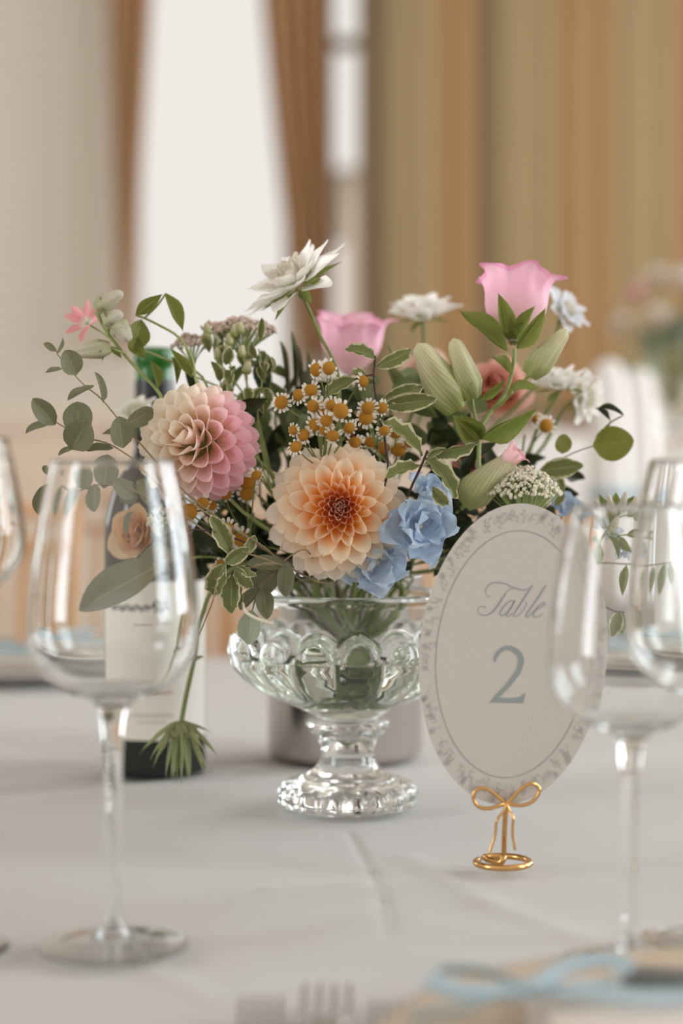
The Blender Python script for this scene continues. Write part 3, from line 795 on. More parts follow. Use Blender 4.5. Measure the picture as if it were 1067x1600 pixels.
for i in range(41):
    a = -PI*1.18+2*PI*.955*i/40
    ringpts.append(Vector((bp.x-.0005+.0163*math.cos(a), bp.y+.0163*math.sin(a), T+.0025+.0006*i/40)))
mb = MB(); tube(mb, ringpts, .0019, .0019, 10, raw=True); part('ring_foot', mb, 'gold', hold)
mb = MB(); tube(mb, [Vector((bp.x-.0095, bp.y+.0075, T+.003)), Vector((bp.x-.002, bp.y-.001, T+.003)), Vector((P(787, 0, 1.13).x, 1.13, T+.0065))], .0021, .0021, 10); part('foot_bar', mb, 'gold', hold)

# ------------------------------------------------------------------ place settings
def fork(px, py, label, ang=0.0, wd=.023):
    d = F*HC/(py-HZ); p0 = P(px, py, d); R = Matrix.Translation((p0.x, p0.y, T)) @ Matrix.Rotation(ang, 4, 'Z')
    t = thing('fork', label, 'fork', (p0.x, p0.y-.1, T), None)
    L = .19
    for i in range(4):
        x = (i-1.5)*wd*.29
        mb = MB(); tube(mb, [R @ Vector((x, 0, .006)), R @ Vector((x, -.015, .0035)), R @ Vector((x*.97, -.035, .0028)), R @ Vector((x*.93, -.05, .004))], .0011, .0018, 8, 4); part('tine', mb, 'silver', t)
    mb = MB(); v = []; f = []
    rows = [(-.048, wd*.5, .004), (-.058, wd*.5, .0045), (-.068, wd*.42, .006), (-.078, wd*.22, .009), (-.09, .0035, .0115), (-.12, .0032, .011), (-.16, .005, .007), (-.185, .0065, .0038), (-.19, .005, .003)]
    for y, hw, z in rows:
        for s, dz in ((-1, 0), (-.5, .0012), (.5, .0012), (1, 0), (.5, -.0012), (-.5, -.0012)): v.append(R @ Vector((s*hw, y, z+dz)))
    for j in range(len(rows)-1):
        for i in range(6): f.append((j*6+i, j*6+(i+1) % 6, j*6+6+(i+1) % 6, j*6+6+i))
    f.append(tuple(range(6))); f.append(tuple(range((len(rows)-1)*6+5, (len(rows)-1)*6-1, -1)))
    mb.add(v, f); part('handle', mb, 'silver', t)
fork(408, 1580, 'leftmost of the blurred forks at the bottom edge of the photo', .02, .019)
fork(511, 1561, 'middle blurred fork reaching highest at the bottom edge', -.01)
fork(612, 1588, 'blurred fork nearest the plate at the bottom edge', -.03, .018)
def plate(x, y, R, mat, label):
    t = thing('plate', label, 'plate', (x, y, T))
    mb = MB(); lathe(mb, [(0, .001)]+curve_prof([(R*.6, .001), (R*.66, .004), (R*.97, .0125), (R, .0145), (R*.985, .0158), (R*.7, .0085), (R*.64, .0055)], 4)+[(0, .0050)], x, y, 96, z0=T); part('plate_body', mb, mat, t)
    return t
def ribbon_bow(x, y, z, ang, s, label):
    """flat satin bow: two loops, knot and two tails, lying on a napkin"""
    R = Matrix.Translation((x, y, z)) @ Matrix.Rotation(ang, 4, 'Z') @ Matrix.Scale(s, 4)
    t = thing('ribbon_bow', label, 'ribbon', (x, y, z))
    def band(name, pts, w0, w1):
        q = smoothpts([Vector(p_) for p_ in pts], 6); v = []; f = []; mb = MB()
        for i, p_ in enumerate(q):
            a = q[max(i-1, 0)]; b = q[min(i+1, len(q)-1)]; tn = (b-a); n_ = Vector((-tn.y, tn.x, 0)); n_ = n_.normalized() if n_.length > 1e-6 else Vector((0, 1, 0))
            h = w0+(w1-w0)*i/(len(q)-1)
            sl = (n_*.75+Vector((0, 0, .66))).normalized()
            v += [R @ (p_-sl*h*.5), R @ (p_+sl*h*.5)]
        for i in range(len(q)-1): f.append((2*i, 2*i+2, 2*i+3, 2*i+1))
        mb.add(v, f); o = part(name, mb, 'ribbon', t)
        md = o.modifiers.new('cloth', 'SOLIDIFY'); md.thickness = .0006
    for sg in (-1, 1):
        band('loop', [(0, 0, .006), (sg*.018, .012, .012), (sg*.042, .016, .014), (sg*.05, .004, .012), (sg*.035, -.004, .008), (0, 0, .006)], .008, .01)
        band('tail', [(0, 0, .006), (sg*.022, -.012, .007), (sg*.045, -.024, .006), (sg*.07, -.03, .006)], .008, .010)
    mb = MB(); blob(mb, R @ Vector((0, 0, .007)), .006*s, 10, 8, (1.1, .8, .8)); part('knot', mb, 'ribbon', t)
def pad(name, label, cat, x, y, z, wx, wy, h, ang, mat, layers=3, group=None):
    R = Matrix.Translation((x, y, z)) @ Matrix.Rotation(ang, 4, 'Z')
    t = thing(name, label, cat, (x, y, z), group)
    for k_ in range(layers):
        z0, z1 = h*k_/layers, h*(k_+.92)/layers; e = .002*k_
        mb = MB(); v = []; f = []; n = 24
        for zz, ins in ((z0, .0015), (z0+.0006, 0), (z1-.0006, 0), (z1, .0015)):
            for i in range(n):
                a = 2*PI*i/n; ca, sa = math.cos(a), math.sin(a); m_ = max(abs(ca), abs(sa))**.93
                v.append(R @ Vector((ca/m_*(wx/2-ins-e), sa/m_*(wy/2-ins-e), zz)))
        for j in range(3):
            for i in range(n): f.append((j*n+i, j*n+(i+1) % n, j*n+n+(i+1) % n, j*n+n+i))
        f.append(tuple(range(n-1, -1, -1))); f.append(tuple(range(3*n, 4*n)))
        mb.add(v, f); part('fold' if layers > 1 else 'sheet', mb, mat, t)
    return t
plate(.170, .722, .158, 'taupe', 'taupe charger plate in the blurred lower right corner')
pad('napkin', 'cream folded napkin on the near taupe plate', 'napkin', .175, .755, T+.006, .19, .15, .0135, .1, 'napkin')
ribbon_bow(.079, .777, T+.0205, .22, .85, 'pale blue ribbon bow on the near cream napkin')
pad('name_card', 'slate grey card beside the blue ribbon in the lower right corner', 'card', .158, .808, T+.0200, .075, .03, .0015, -.25, 'slate', 1)
plate(-.36, 2.15, .14, 'white_china', 'white plate at the far left of the round table')
pad('napkin', 'folded napkin on the far left white plate', 'napkin', -.36, 2.15, T+.0155, .13, .1, .008, .1, 'napkin', 2)
ribbon_bow(-.345, 2.11, T+.024, .1, 1.25, 'pale blue ribbon bow on the far left plate')
plate(.36, 2.14, .14, 'taupe', 'tan rimmed plate at the far right behind the table card')
pad('napkin', 'folded napkin on the far right tan rimmed plate', 'napkin', .36, 2.14, T+.0155, .13, .1, .008, .1, 'napkin', 2)
ribbon_bow(.355, 2.11, T+.024, -.1, 1.25, 'pale blue ribbon bow on the far right plate')

# ------------------------------------------------------------------ flowers
VIEW = Vector((0, -1, 0))
def bloom(par, C, A, rows, name='petal'):
    """rows: (count, phi0, phi1, length, width, base_r, base_back, mesh, colour, jitter) from the centre outwards, golden-angle spiral"""
    A = A.normalized(); e1 = A.cross(Vector((.2, .1, 1))).normalized(); e2 = A.cross(e1); i = 0
    for (n, p0, p1, L0, L1, w0, w1, r0, r1, b0, b1, meshes, colf) in rows:
        for k_ in range(n):
            u = k_/max(1, n-1); th = i*2.39996; i += 1
            ph = math.radians(p0+(p1-p0)*u+random.uniform(-3, 3)); L = (L0+(L1-L0)*u)*random.uniform(.94, 1.06); wd = (w0+(w1-w0)*u)*random.uniform(.93, 1.07)
            rho = e1*math.cos(th)+e2*math.sin(th); dr = A*math.cos(ph)+rho*math.sin(ph); nn = A*math.sin(ph)-rho*math.cos(ph)
            O = C+rho*(r0+(r1-r0)*u)-A*(b0+(b1-b0)*u)
            c_ = colf(dr, rho, u)
            link(name, meshes[i % len(meshes)], par, frame(O, dr, nn, random.uniform(-8, 8), wd, L, L), c_)
def lerp4(a, b, t): t = max(0, min(1, t)); return tuple(a[i]+(b[i]-a[i])*t for i in range(3))+(1,)
def jit(c, v=.05): k_ = random.uniform(1-v, 1+v); return (min(1, c[0]*k_), min(1, c[1]*k_), min(1, c[2]*k_), 1)
PX = lambda px, d: px/F*d
# --- peach dahlia
PT = {}
PT['tight'] = [blade('tight_petal', 'dahlia_peach', w_petal(.5, .6, 4), 4, 7, .35, .75, seed=1)]
PT['spoon'] = [blade('spoon_petal', 'dahlia_peach', w_petal(.4, .65, 4), 6, 9, .3, .25, seed=s) for s in (2, 3)]
PT['broad'] = [blade('broad_petal', 'dahlia_peach', w_petal(.35, .62, 3.4), 8, 11, .13, -.22, .025, .0, point=.06, wf=3, seed=s) for s in (4, 5, 6)]
C = P(529, 795, 1.2); A = Vector((.03, -1, .10))
t = thing('peach_dahlia', 'big peach orange dahlia facing forward in the middle of the bouquet', 'flower', C)
cred, corg, cpch, cpale = srgb(206, 136, 112), srgb(246, 190, 130), srgb(255, 238, 212), srgb(255, 242, 228)
bloom(t, C, A, [
    (14, 4, 12, .0100, .0115, .0036, .0042, .000, .0030, -.004, -.003, PT['tight'], lambda d, r, u: jit(srgb(170, 100, 78))),
    (54, 12, 46, .0140, .0175, .0052, .0074, .0030, .0105, -.003, .001, PT['tight'], lambda d, r, u: jit(lerp4(cred, srgb(250, 214, 190), u)))
    , (16, 46, 56, .0165, .0205, .0080, .0105, .010, .0105, .003, .006, PT['spoon'], lambda d, r, u: jit(lerp4(srgb(246, 206, 166), cpch, u)))
    , (20, 60, 70, .0230, .0275, .0140, .0165, .0095, .010, .007, .010, PT['broad'], lambda d, r, u: jit(cpch))
    , (40, 74, 98, .0300, .0365, .0175, .0205, .010, .0115, .012, .021, PT['broad'], lambda d, r, u: jit(lerp4(cpch, cpale, u)))])
mb = MB(); blob(mb, C+Vector((0, .012, 0)), .0135, 16, 8); part('receptacle', mb, 'rose_core', t)
mb = MB(); tube(mb, [C+Vector((0, .018, -.003))]+[P(535, 830, 1.255)]+into_vase()[:], .0026, .0030, 8); part('stem', mb, 'stem', t)
# --- pink ball dahlia
PT['cupped'] = [blade('cupped_petal', 'dahlia_pink', w_petal(.5, .72, 6), 7, 12, .3, .42, seed=s) for s in (7, 8, 9)]
C = P(311, 692, 1.225); A = Vector((-.42, -1, .18)).normalized()
t = thing('pink_dahlia', 'ball dahlia with cupped petals shading from cream at left to pink', 'flower', C)
RB = PX(97, 1.225); c1, c2, c3 = srgb(254, 246, 230), srgb(253, 230, 221), srgb(250, 200, 212)
e1 = A.cross(Vector((.2, .1, 1))).normalized(); e2 = A.cross(e1); N = 100
for i in range(N):
    cph = 1-(1-math.cos(math.radians(138)))*(i+.6)/N; ph = math.acos(cph); th = i*2.39996
    rho = e1*math.cos(th)+e2*math.sin(th); dr = A*cph+rho*math.sin(ph); nn = A*math.sin(ph)-rho*cph
    q = dr.x*1.0-dr.z*.25+.1; c_ = lerp4(c1, c2, (q+.35)*1.6) if q < .25 else lerp4(c2, c3, (q-.25)*1.9)
    sz = .62+.38*min(1, ph/.9)
    L = RB*(.74 if ph > .5 else .62)*random.uniform(.95, 1.04)
    link('petal', PT['cupped'][i % 3], t, frame(C+dr*(RB-L), dr, nn, random.uniform(-10, 10),   .0158*sz*random.uniform(.92, 1.08), L, L*.8), jit(c_, .04))
mb = MB(); blob(mb, C, RB*.42, 16, 8); part('receptacle', mb, 'stem', t)
mb = MB(); tube(mb, [C+Vector((.008, .015, -.01)), P(370, 800, 1.28)]+into_vase(), .0024, .003, 8); part('stem', mb, 'stem', t)
# --- roses and pale blooms behind
PT['rose'] = [blade('rose_petal', 'rose', w_petal(.55, .5, 3), 7, 9, .3, .75, .03, seed=s) for s in (1, 2, 3)]
def rose(label, px, py, d, rpx, A, ca, cb, n=18, vase=True, cat='flower', name='garden_rose'):
    C = P(px, py, d); R = PX(rpx, d); t = thing(name, label, cat, C)
    bloom(t, C-A.normalized()*R*.35, A, [(n, 6, 82, R*.85, R*1.1, R*.8, R*1.25, R*.02, R*.12, 0, R*.15, PT['rose'], lambda d_, r_, u: jit(lerp4(ca, cb, u), .03))])
    mb = MB(); blob(mb, C-A.normalized()*R*.35, R*.16, 10, 6); part('receptacle', mb, 'stem', t)
    mb = MB(); tube(mb, [C-A.normalized()*R*.45, C-A.normalized()*R*.8+Vector((0, 0, -.006))]+(into_vase() if vase else []), .0018, .002); part('stem', mb, 'stem', t)
    return t
rose('peach cream rose seen through the left wine glass', 214, 832, 1.30, 52, Vector((-.35, -1, .15)), srgb(244, 190, 130), srgb(240, 216, 178))
rose('salmon pink rose behind the green bellflower buds', 776, 606, 1.40, 60, Vector((.1, -1, .3)), srgb(232, 164, 146), srgb(238, 196, 180))
rose('blush rose behind the variegated leaves at centre right', 668, 590, 1.43, 52, Vector((-.1, -1, .4)), srgb(236, 190, 176), srgb(244, 220, 206))
rose('deep pink rose low behind the bellflower stem', 738, 715, 1.34, 36, Vector((.1, -1, .1)), srgb(222, 140, 146), srgb(232, 170, 168))
rose('peach rose low behind the chamomile at centre', 560, 678, 1.36, 40, Vector((0, -1, .4)), srgb(230, 160, 130), srgb(236, 190, 160))
rose('blush rose behind the left of the chamomile', 470, 650, 1.40, 36, Vector((0, -1, .4)), srgb(232, 186, 160), srgb(238, 206, 186))
# --- pink bells
def bell(par, B, Tip, wpx, d, mat, colr, name='bell', lobes=5, flare=.35, closed=False, twist=.0, pleat=.0, label=None):
    ax = Tip-B; L = ax.length; R = PX(wpx, d)/2; mb = MB(); nz, seg = 16, 60; v = []; f = []; c = []
    for j in range(nz+1):
        u = j/nz
        if closed: r = min(1, .5+u*2.2)**.7*(1-.62*max(0, (u-.25)/.75)**1.2)*math.sqrt(max(0.0, 1-max(0, (u-.88)/.12)**2))
        else:
            r = .22+.72*math.sin(min(1, u/.55)*PI/2)**1.1
            r += flare*max(0, (u-.72)/.28)**1.5
        for k_ in range(seg):
            a = 2*PI*k_/seg+twist*u
            l = .5+.5*math.cos(lobes*a)
            rr = R*r*(1+pleat*math.cos(lobes*a)); zz = L*u
            if not closed:
                e = max(0, (u-.5)/.5); zz += L*.20*(l**.6-.62)*e; rr *= 1+.09*e*math.sin(lobes*2*a+1)+.05*e*math.sin(3*a+2)
                lip = max(0, (u-.84)/.16); rr *= 1+.22*lip*l; zz -= L*.12*lip*lip*l
            v.append((rr*math.cos(a), zz, rr*math.sin(a))); c.append((u, 1 if u > .93 and not closed else 0, (k_ % 12)/12))
    for j in range(nz):
        for k_ in range(seg): f.append((j*seg+k_, j*seg+(k_+1) % seg, (j+1)*seg+(k_+1) % seg, (j+1)*seg+k_))
    mb.add(v, f, c); o = link(name, mb.mesh(name, mat), par, frame(B, ax, Vector((0, -1, .2))), colr)
    if label: o['label'] = label
    return o
def sepals(par, B, ax, Lpx, wpx, d, n=5, ph=25, name='sepal'):
    ax = ax.normalized(); e1 = ax.orthogonal().normalized(); e2 = ax.cross(e1)
    for k_ in range(n):
        th = 2*PI*k_/n+.4; rho = e1*math.cos(th)+e2*math.sin(th); p_ = math.radians(ph+random.uniform(-8, 8))
        dr = ax*math.cos(p_)+rho*math.sin(p_); link(name, LF['sepal'][0], par, frame(B+rho*.002, dr, rho*-1, 0, PX(wpx, d), PX(Lpx, d), PX(Lpx, d)))
cp = srgb(248, 196, 216)
d = 1.25
t = thing('bellflower_stem', 'bellflower stem with open pink bell, fat green buds and bright leaves at right', 'flower', P(750, 690, d))
stem(t, [(804, 545), (800, 580), (788, 617), (765, 645), (750, 670), (748, 700), (735, 780)], d, 8, 'stem_light', taper=.8)
bell(t, P(803, 536, d), P(809, 425, d+.012), 104, d, 'bell', cp, flare=.18, label='open pink bell')
sepals(t, P(803, 540, d), Vector((0, -.1, 1)), 52, 26, d, 5, 40)
for bx_, by_, tx, ty, wq, lb, pl in ((712, 640, 652, 536, 60, 'largest pale green bud', .1), (737, 622, 708, 528, 44, None, .12), (826, 586, 886, 514, 40, None, .12), (722, 784, 806, 710, 54, 'low bud with a pink tip', .1)):
    B, E = P(bx_, by_, d-.012), P(tx, ty, d-.02)
    o = bell(t, B, E, wq, d, 'bud', (1, 1, 1, 1), 'bud', 5, closed=True, twist=1.2, pleat=pl, label=lb)
    sepals(t, B, E-B, 34, 20, d, 5, 22)
mb = MB(); v = P(806, 708, d-.02)
o = bell(t, P(780, 730, d-.018), P(813, 702, d-.022), 30, d, 'bell', srgb(244, 200, 200), 'bud_tip', 5, flare=.3, label='pink tip of the low bud')
for q in ((737, 622, 744, 660, 4), (826, 586, 800, 612, 4), (800, 612, 770, 640, 5)):
    mb = MB(); tube(mb, [P(q[0], q[1], d-.01), P((q[0]+q[2])/2, (q[1]+q[3])/2+3, d-.005), P(q[2], q[3], d)], PX(2.5, d)); part('stem', mb, 'stem_light', t)
for a in ((792, 548, 716, 488, 36, .01, 10), (793, 520, 784, 466, 26, -.02, 15), (808, 530, 846, 480, 26, -.01, -30), (808, 545, 851, 490, 26, -.02, 20), (750, 686, 840, 622, 36, -.02, 25), (748, 625, 790, 597, 14, -.01, 30),
          (795, 612, 838, 600, 22, -.01, -35), (746, 690, 706, 648, 38, -.02, -10), (752, 688, 730, 650, 20, -.02, 30), (800, 585, 770, 560, 20, .02, 20)):
    leaf(t, 'lance', a[0], a[1], a[2], a[3], a[4], d-.012, a[5], a[6])
d = 1.40
t = thing('pink_bellflower', 'open pink bell standing behind the white pincushion stem', 'flower', P(548, 575, d))
bell(t, P(546, 584, d), P(552, 492, d-.01), 100, d, 'bell', cp, flare=.12); sepals(t, P(546, 588, d), Vector((0, 0, 1)), 22, 14, d)
stem(t, [(546, 586), (545, 640)], d, 6)
# --- left bellflower sprig
d = 1.24
t = thing('bud_sprig', 'arching sprig of pale drooping buds with a pink star flower at upper left', 'flower', P(249, 615, d))
stem(t, [(149, 487), (166, 517), (192, 551), (222, 585), (249, 615), (290, 690), (380, 800)], d, 6.5, 'stem_light')
stem(t, [(226, 497), (252, 510), (279, 527), (300, 560), (330, 640)], d, 5, 'stem_light')
stem(t, [(226, 548), (260, 562), (316, 589), (360, 680)], d+.02, 5, 'stem_light')
for bx_, by_, tx, ty, wq in ((152, 482, 192, 456, 30), (166, 505, 190, 488, 32), (182, 506, 202, 532, 34), (172, 543, 106, 552, 30)):
    B, E = P(bx_, by_, d-.01), P(tx, ty, d-.016); bell(t, B, E, wq, d, 'bud_white', (1, 1, 1, 1), 'bud', 5, closed=True, twist=.8, pleat=.08); sepals(t, B, E-B, 22, 15, d, 5, 30)
for q in ((152, 484, 160, 505), (166, 505, 172, 525), (182, 506, 170, 517), (172, 543, 196, 553)):
    mb = MB(); tube(mb, [P(q[0], q[1], d-.01), P(q[2], q[3], d-.002)], PX(2, d)); part('stem', mb, 'stem_light', t)
PT['star'] = [blade('star_petal', 'petal', w_leaf(.45, .8), 5, 7, .1, .25, .02, seed=3)]
C = P(135, 505, d+.02); bloom(t, C, Vector((-.35, -.7, .4)), [(8, 66, 84, PX(36, d), PX(38, d), PX(15, d), PX(15, d), .001, .002, 0, .001, PT['star'], lambda a_, b_, u: jit(srgb(238, 168, 172)))], 'pink_petal')
mb = MB(); tube(mb, [C, P(160, 520, d+.01), P(178, 535, d)], PX(1.6, d)); part('stem', mb, 'stem_light', t)
for a in ((212, 492, 256, 459, 22, .0, 20), (258, 458, 277, 518, 26, .01, -25), (206, 548, 224, 498, 38, .0, 15), (246, 608, 240, 560, 18, 0, 30), (228, 560, 205, 520, 24, .01, -30), (190, 560, 160, 545, 14, 0, 30), (300, 590, 262, 548, 18, .0, 20), (276, 600, 272, 545, 14, .02, 30)):
    leaf(t, 'lance', *a[:5], d, a[5], a[6])
mb = MB(); tube(mb, [P(212, 492, d), P(226, 497, d)], PX(2, d)); tube(mb, [P(226, 497, d), P(245, 478, d), P(258, 460, d)], PX(1.6, d)); part('stem', mb, 'stem_light', t)
# --- white pincushion flowers
PT['white'] = [blade('white_petal', 'petal', w_petal(.3, .6, 2.6), 5, 7, .15, .1, .05, point=.1, seed=s) for s in (1, 2)]
PT['white_wide'] = [blade('wide_white_petal', 'petal', w_petal(.4, .6, 3), 5, 7, .2, .25, .06, seed=s) for s in (3, 4)]
PT['bract'] = [blade('bract', 'green', w_leaf(.4, .9), 4, 6, .1, .15, seed=6)]
def pincushion(label, px, py, d, rpx, A, colr, stempts, kind='white', n=22, phi=(64, 98), bract=7, wk=.30, extra=0):
    C = P(px, py, d); R = PX(rpx, d); A = A.normalized(); t = thing('pincushion_flower', label, 'flower', C)
    bloom(t, C, A, [(n, phi[0], phi[1], R*.62, R*.95, R*wk, R*wk*1.25, R*.12, R*.2, 0, R*.12, PT[kind], lambda a_, b_, u: jit(colr, .04))])
    bloom(t, C, A, [(12, 20, 55, R*.32, R*.42, R*.2, R*.22, R*.05, R*.18, -.001, 0, PT['white_wide'], lambda a_, b_, u: jit(lerp4(colr, srgb(214, 200, 180), .5), .06))], 'floret')
    bloom(t, C-A*R*.12, A, [(bract, 84, 108, R*.6, R*.75, R*.17, R*.2, R*.1, R*.12, 0, .001, PT['bract'], lambda a_, b_, u: (1, 1, 1, 1))], 'bract')
    mb = MB(); e1 = A.orthogonal().normalized(); e2 = A.cross(e1)
    for k_ in range(26):
        r = R*.3*math.sqrt(k_/26); th = k_*2.4; q = C+e1*(r*math.cos(th))+e2*(r*math.sin(th)); tube(mb, [q, q+A*R*.30+e1*random.uniform(-.001, .001)], PX(.7, d), seg=4); blob(mb, q+A*R*.31, PX(1.7, d), 5, 3)
    part('stamens', mb, 'lace', t, stuff=True)
    stem(t, [(px-A.x*rpx*.12, py+A.z*rpx*.12)]+stempts, d, 7, 'stem', taper=.8)
    return t
pincushion('white pincushion flower on a tall stem, highest in the bouquet', 458, 440, 1.25, 98, Vector((-.55, -.32, .75)), srgb(252, 249, 244), [(480, 478), (500, 524), (520, 562), (530, 600), (530, 680)], 'star', n=19, phi=(60, 102), bract=11, wk=.34)
pincushion('white pincushion flower left of the upper pink bell', 660, 490, 1.44, 60, Vector((-.1, -.25, 1)), srgb(253, 250, 246), [(662, 530), (665, 600)], 'white_wide', 16, (50, 88), wk=.5)
pincushion('pale bluish white flower right behind the upper pink bell', 882, 488, 1.40, 44, Vector((.5, -.5, .5)), srgb(240, 242, 248), [(868, 520), (840, 600)], 'white_wide', 12, (50, 86), wk=.5)
pincushion('white pincushion flower with green collar below the right bud', 876, 600, 1.36, 58, Vector((-.1, -.15, 1)), srgb(252, 249, 244), [(868, 622), (845, 660), (800, 740)], 'white_wide', 16, (48, 86), wk=.45)
pincushion('white pincushion flower drooping at the right behind the single round leaf', 912, 622, 1.39, 46, Vector((.6, -.5, -.1)), srgb(252, 249, 244), [(880, 640), (830, 720)], 'white_wide', 14, (50, 86), wk=.45)
pincushion('white flower blurred in front of the bottle neck, left of the pink dahlia', 214, 646, 1.34, 40, Vector((-.2, -.5, .8)), srgb(244, 242, 232), [(230, 690), (300, 760)], 'white_wide', 12, (50, 86), wk=.5)
# --- umbels: flat heads of tiny florets
def umbel(label, heads, d, mat, size, stempts, name, cat='flower', dens=.9):
    t = thing(name, label, cat, P(heads[0][0], heads[0][1], d)); base = stempts[0]
    for (px, py, rx, ry, n) in heads:
        mb = MB(); sm_ = MB()
        for k_ in range(n):
            th = k_*2.4; r = math.sqrt((k_+.5)/n); x = px+rx*r*math.cos(th); z = py-ry*(1-r*r)*.9+random.uniform(-2.5, 2.5); dy = PX(rx, d)*r*math.sin(th)
            c = P(x, z, d)+Vector((0, dy, 0)); s_ = PX(size, d)*random.uniform(.7, 1.15)
            for _ in range(4):
                blob(mb, c+Vector((random.uniform(-1, 1), random.uniform(-1, 1), random.uniform(-.7, .7)))*s_*.75, s_*.55, 5, 3)
            if k_ % 3 == 0: tube(sm_, [c-Vector((0, 0, s_*.5)), P((x+px)/2*.6+px*.4, py+ry*.6+10, d)+Vector((0, dy*.4, 0)), P(px, py+ry*.8+34, d)], PX(1.0, d), seg=4, n=3)
        part('florets', mb, mat, t, stuff=True); part('rays', sm_, 'stem_light', t, stuff=True)
        stem(t, [(px, py+ry*.8+32)]+stempts, d, 4.5, 'stem_light')
    return t
umbel('faded mauve brown flat yarrow head under the white pincushion flower', [(380, 520, 52, 24, 110), (300, 540, 30, 18, 40), (336, 516, 22, 14, 24)], 1.29, 'mauve', 5.2, [(395, 640), (430, 760)], 'yarrow')
umbel('ivory lace flower head just above the oval card', [(818, 772, 58, 44, 210)], 1.235, 'lace', 5.2, [(800, 850)], 'lace_flower')
umbel('ivory lace flower half hidden behind the left wine glass rim', [(268, 822, 30, 34, 40)], 1.26, 'lace', 4.6, [(330, 870)], 'lace_flower')
# --- green bud clusters with cream edged leaves
d = 1.27
t = thing('bud_cluster', 'cluster of small green buds with cream edged leaves right above the pink dahlia', 'foliage', P(370, 600, d))
LF['vsmall'] = [blade('cream_edged_leaf', 'varieg', w_leaf(.5, .8), 6, 8, .1, c_, .04, .25, seed=s) for s, c_ in ((21, .7), (22, -.5))]
rnd = random.Random(3)
for k_ in range(34):
    x, y = rnd.uniform(318, 425), rnd.uniform(530, 650); a = rnd.uniform(-1.9, -1.2) if k_ % 3 else rnd.uniform(-2.8, -.3); L = rnd.uniform(20, 36)
    leaf(t, 'vsmall', x, y, x+L*math.cos(a), y+L*math.sin(a), rnd.uniform(13, 21), d+rnd.uniform(-.02, .03), rnd.uniform(-.01, .01), rnd.uniform(-50, 50))
for k_ in range(12):
    x, y = rnd.uniform(322, 400), rnd.uniform(505, 610); B = P(x, y+10, d-.01); E = P(x+rnd.uniform(-5, 5), y-11, d-.01)
    bell(t, B, E, 13, d, 'bud', (1, 1, 1, 1), 'bud', 4, closed=True, twist=.5, pleat=.1)
for q in ((338, 520), (356, 540), (380, 560), (404, 545)): stem(t, [q, (q[0]+6, 590), (q[0]*.7+120, 660), (430, 780)], d, 3.5, 'stem_light')
# --- eucalyptus sprigs
d = 1.2
t = thing('eucalyptus_sprig', 'topmost eucalyptus sprig reaching to the left', 'foliage', P(215, 688, d))
stem(t, [(87, 544), (91, 555), (114, 583), (132, 602), (159, 624), (189, 660), (215, 688), (290, 770), (400, 850)], d, 3.4, 'stem_tan', taper=.5)
for a in ((119, 586, 103, 548, 36, -.008, 20), (87, 549, 68, 537, 12, 0, 20), (88, 553, 97, 527, 9, .005, 60), (97, 577, 73, 586, 12, .01, 40), (147, 603, 106, 628, 20, -.01, 35), (160, 629, 152, 579, 20, .01, 55), (213, 685, 160, 672, 44, .01, 45), (196, 664, 238, 640, 30, .015, 40)):
    leaf(t, 'round', *a[:5], d, a[5], a[6])
d = 1.19
t = thing('eucalyptus_sprig', 'middle eucalyptus sprig with paired round leaves at left', 'foliage', P(177, 697, d))
stem(t, [(84, 657), (100, 667), (136, 684), (177, 697), (240, 740), (320, 800), (420, 860)], d, 3.4, 'stem_tan', taper=.6)
for a in ((86, 664, 50, 622, 32, -.01, 10), (85, 661, 37, 674, 18, .006, 30), (122, 684, 122, 629, 47, .012, 15), (112, 702, 136, 659, 50, -.012, 15), (118, 698, 93, 713, 12, .005, 40), (177, 701, 134, 706, 24, .0, 40), (192, 700, 184, 650, 40, -.005, 15)):
    leaf(t, 'round', *a[:5], d, a[5], a[6])
d = 1.18
t = thing('eucalyptus_sprig', 'lowest left eucalyptus sprig hanging behind the left wine glass', 'foliage', P(215, 768, d))
stem(t, [(104, 772), (140, 760), (170, 758), (215, 768), (280, 800), (350, 850), (430, 880)], d, 3.4, 'stem_tan', taper=.6)
for a in ((134, 766, 110, 724, 38, .006, 10), (113, 760, 88, 804, 26, -.008, 15), (144, 757, 146, 801, 31, -.008, 10), (160, 764, 168, 712, 46, .008, 15), (212, 780, 176, 752, 32, 0, 20), (188, 784, 214, 757, 38, .01, 25), (74, 756, 60, 803, 24, .012, 10), (210, 800, 196, 838, 22, .01, 50), (74, 742, 70, 730, 10, .01, 10), (238, 790, 226, 745, 30, .012, 20)):
    leaf(t, 'round', *a[:5], d, a[5], a[6])
mb = MB(); tube(mb, [P(104, 772, d), P(85, 762, d+.01), P(74, 756, d+.012)], PX(1.4, d)); part('stem', mb, 'stem_tan', t)
d = 1.17
t = thing('long_leaf_stem', 'single long grey green leaf seen through the left wine glass', 'foliage', P(225, 835, d))
leaf(t, 'long', 262, 880, 118, 950, 62, d, -.02, 12); leaf(t, 'long', 200, 905, 292, 860, 60, d+.03, .0, -25)
stem(t, [(205, 900), (222, 868), (258, 842), (330, 830)], d, 3, 'stem_dark')
d = 1.19
t = thing('eucalyptus_sprig', 'eucalyptus sprig drooping over the vase rim at left', 'foliage', P(430, 893, d))
stem(t, [(392, 962), (400, 935), (412, 912), (432, 890), (452, 870), (480, 860)], d, 3, 'stem_tan')
for a in ((447, 882, 384, 884, 27, -.004, 20), (438, 890, 392, 926, 42, .006, 10), (448, 878, 446, 932, 28, -.006, 15), (406, 918, 377, 955, 26, .0, 25), (411, 918, 418, 970, 29, -.008, 8)):
    leaf(t, 'round', *a[:5], d, a[5], a[6])
leaf(t, 'round_pale', 393, 953, 391, 1007, 39, d-.012, 0, 8, label='pale lowest leaf')
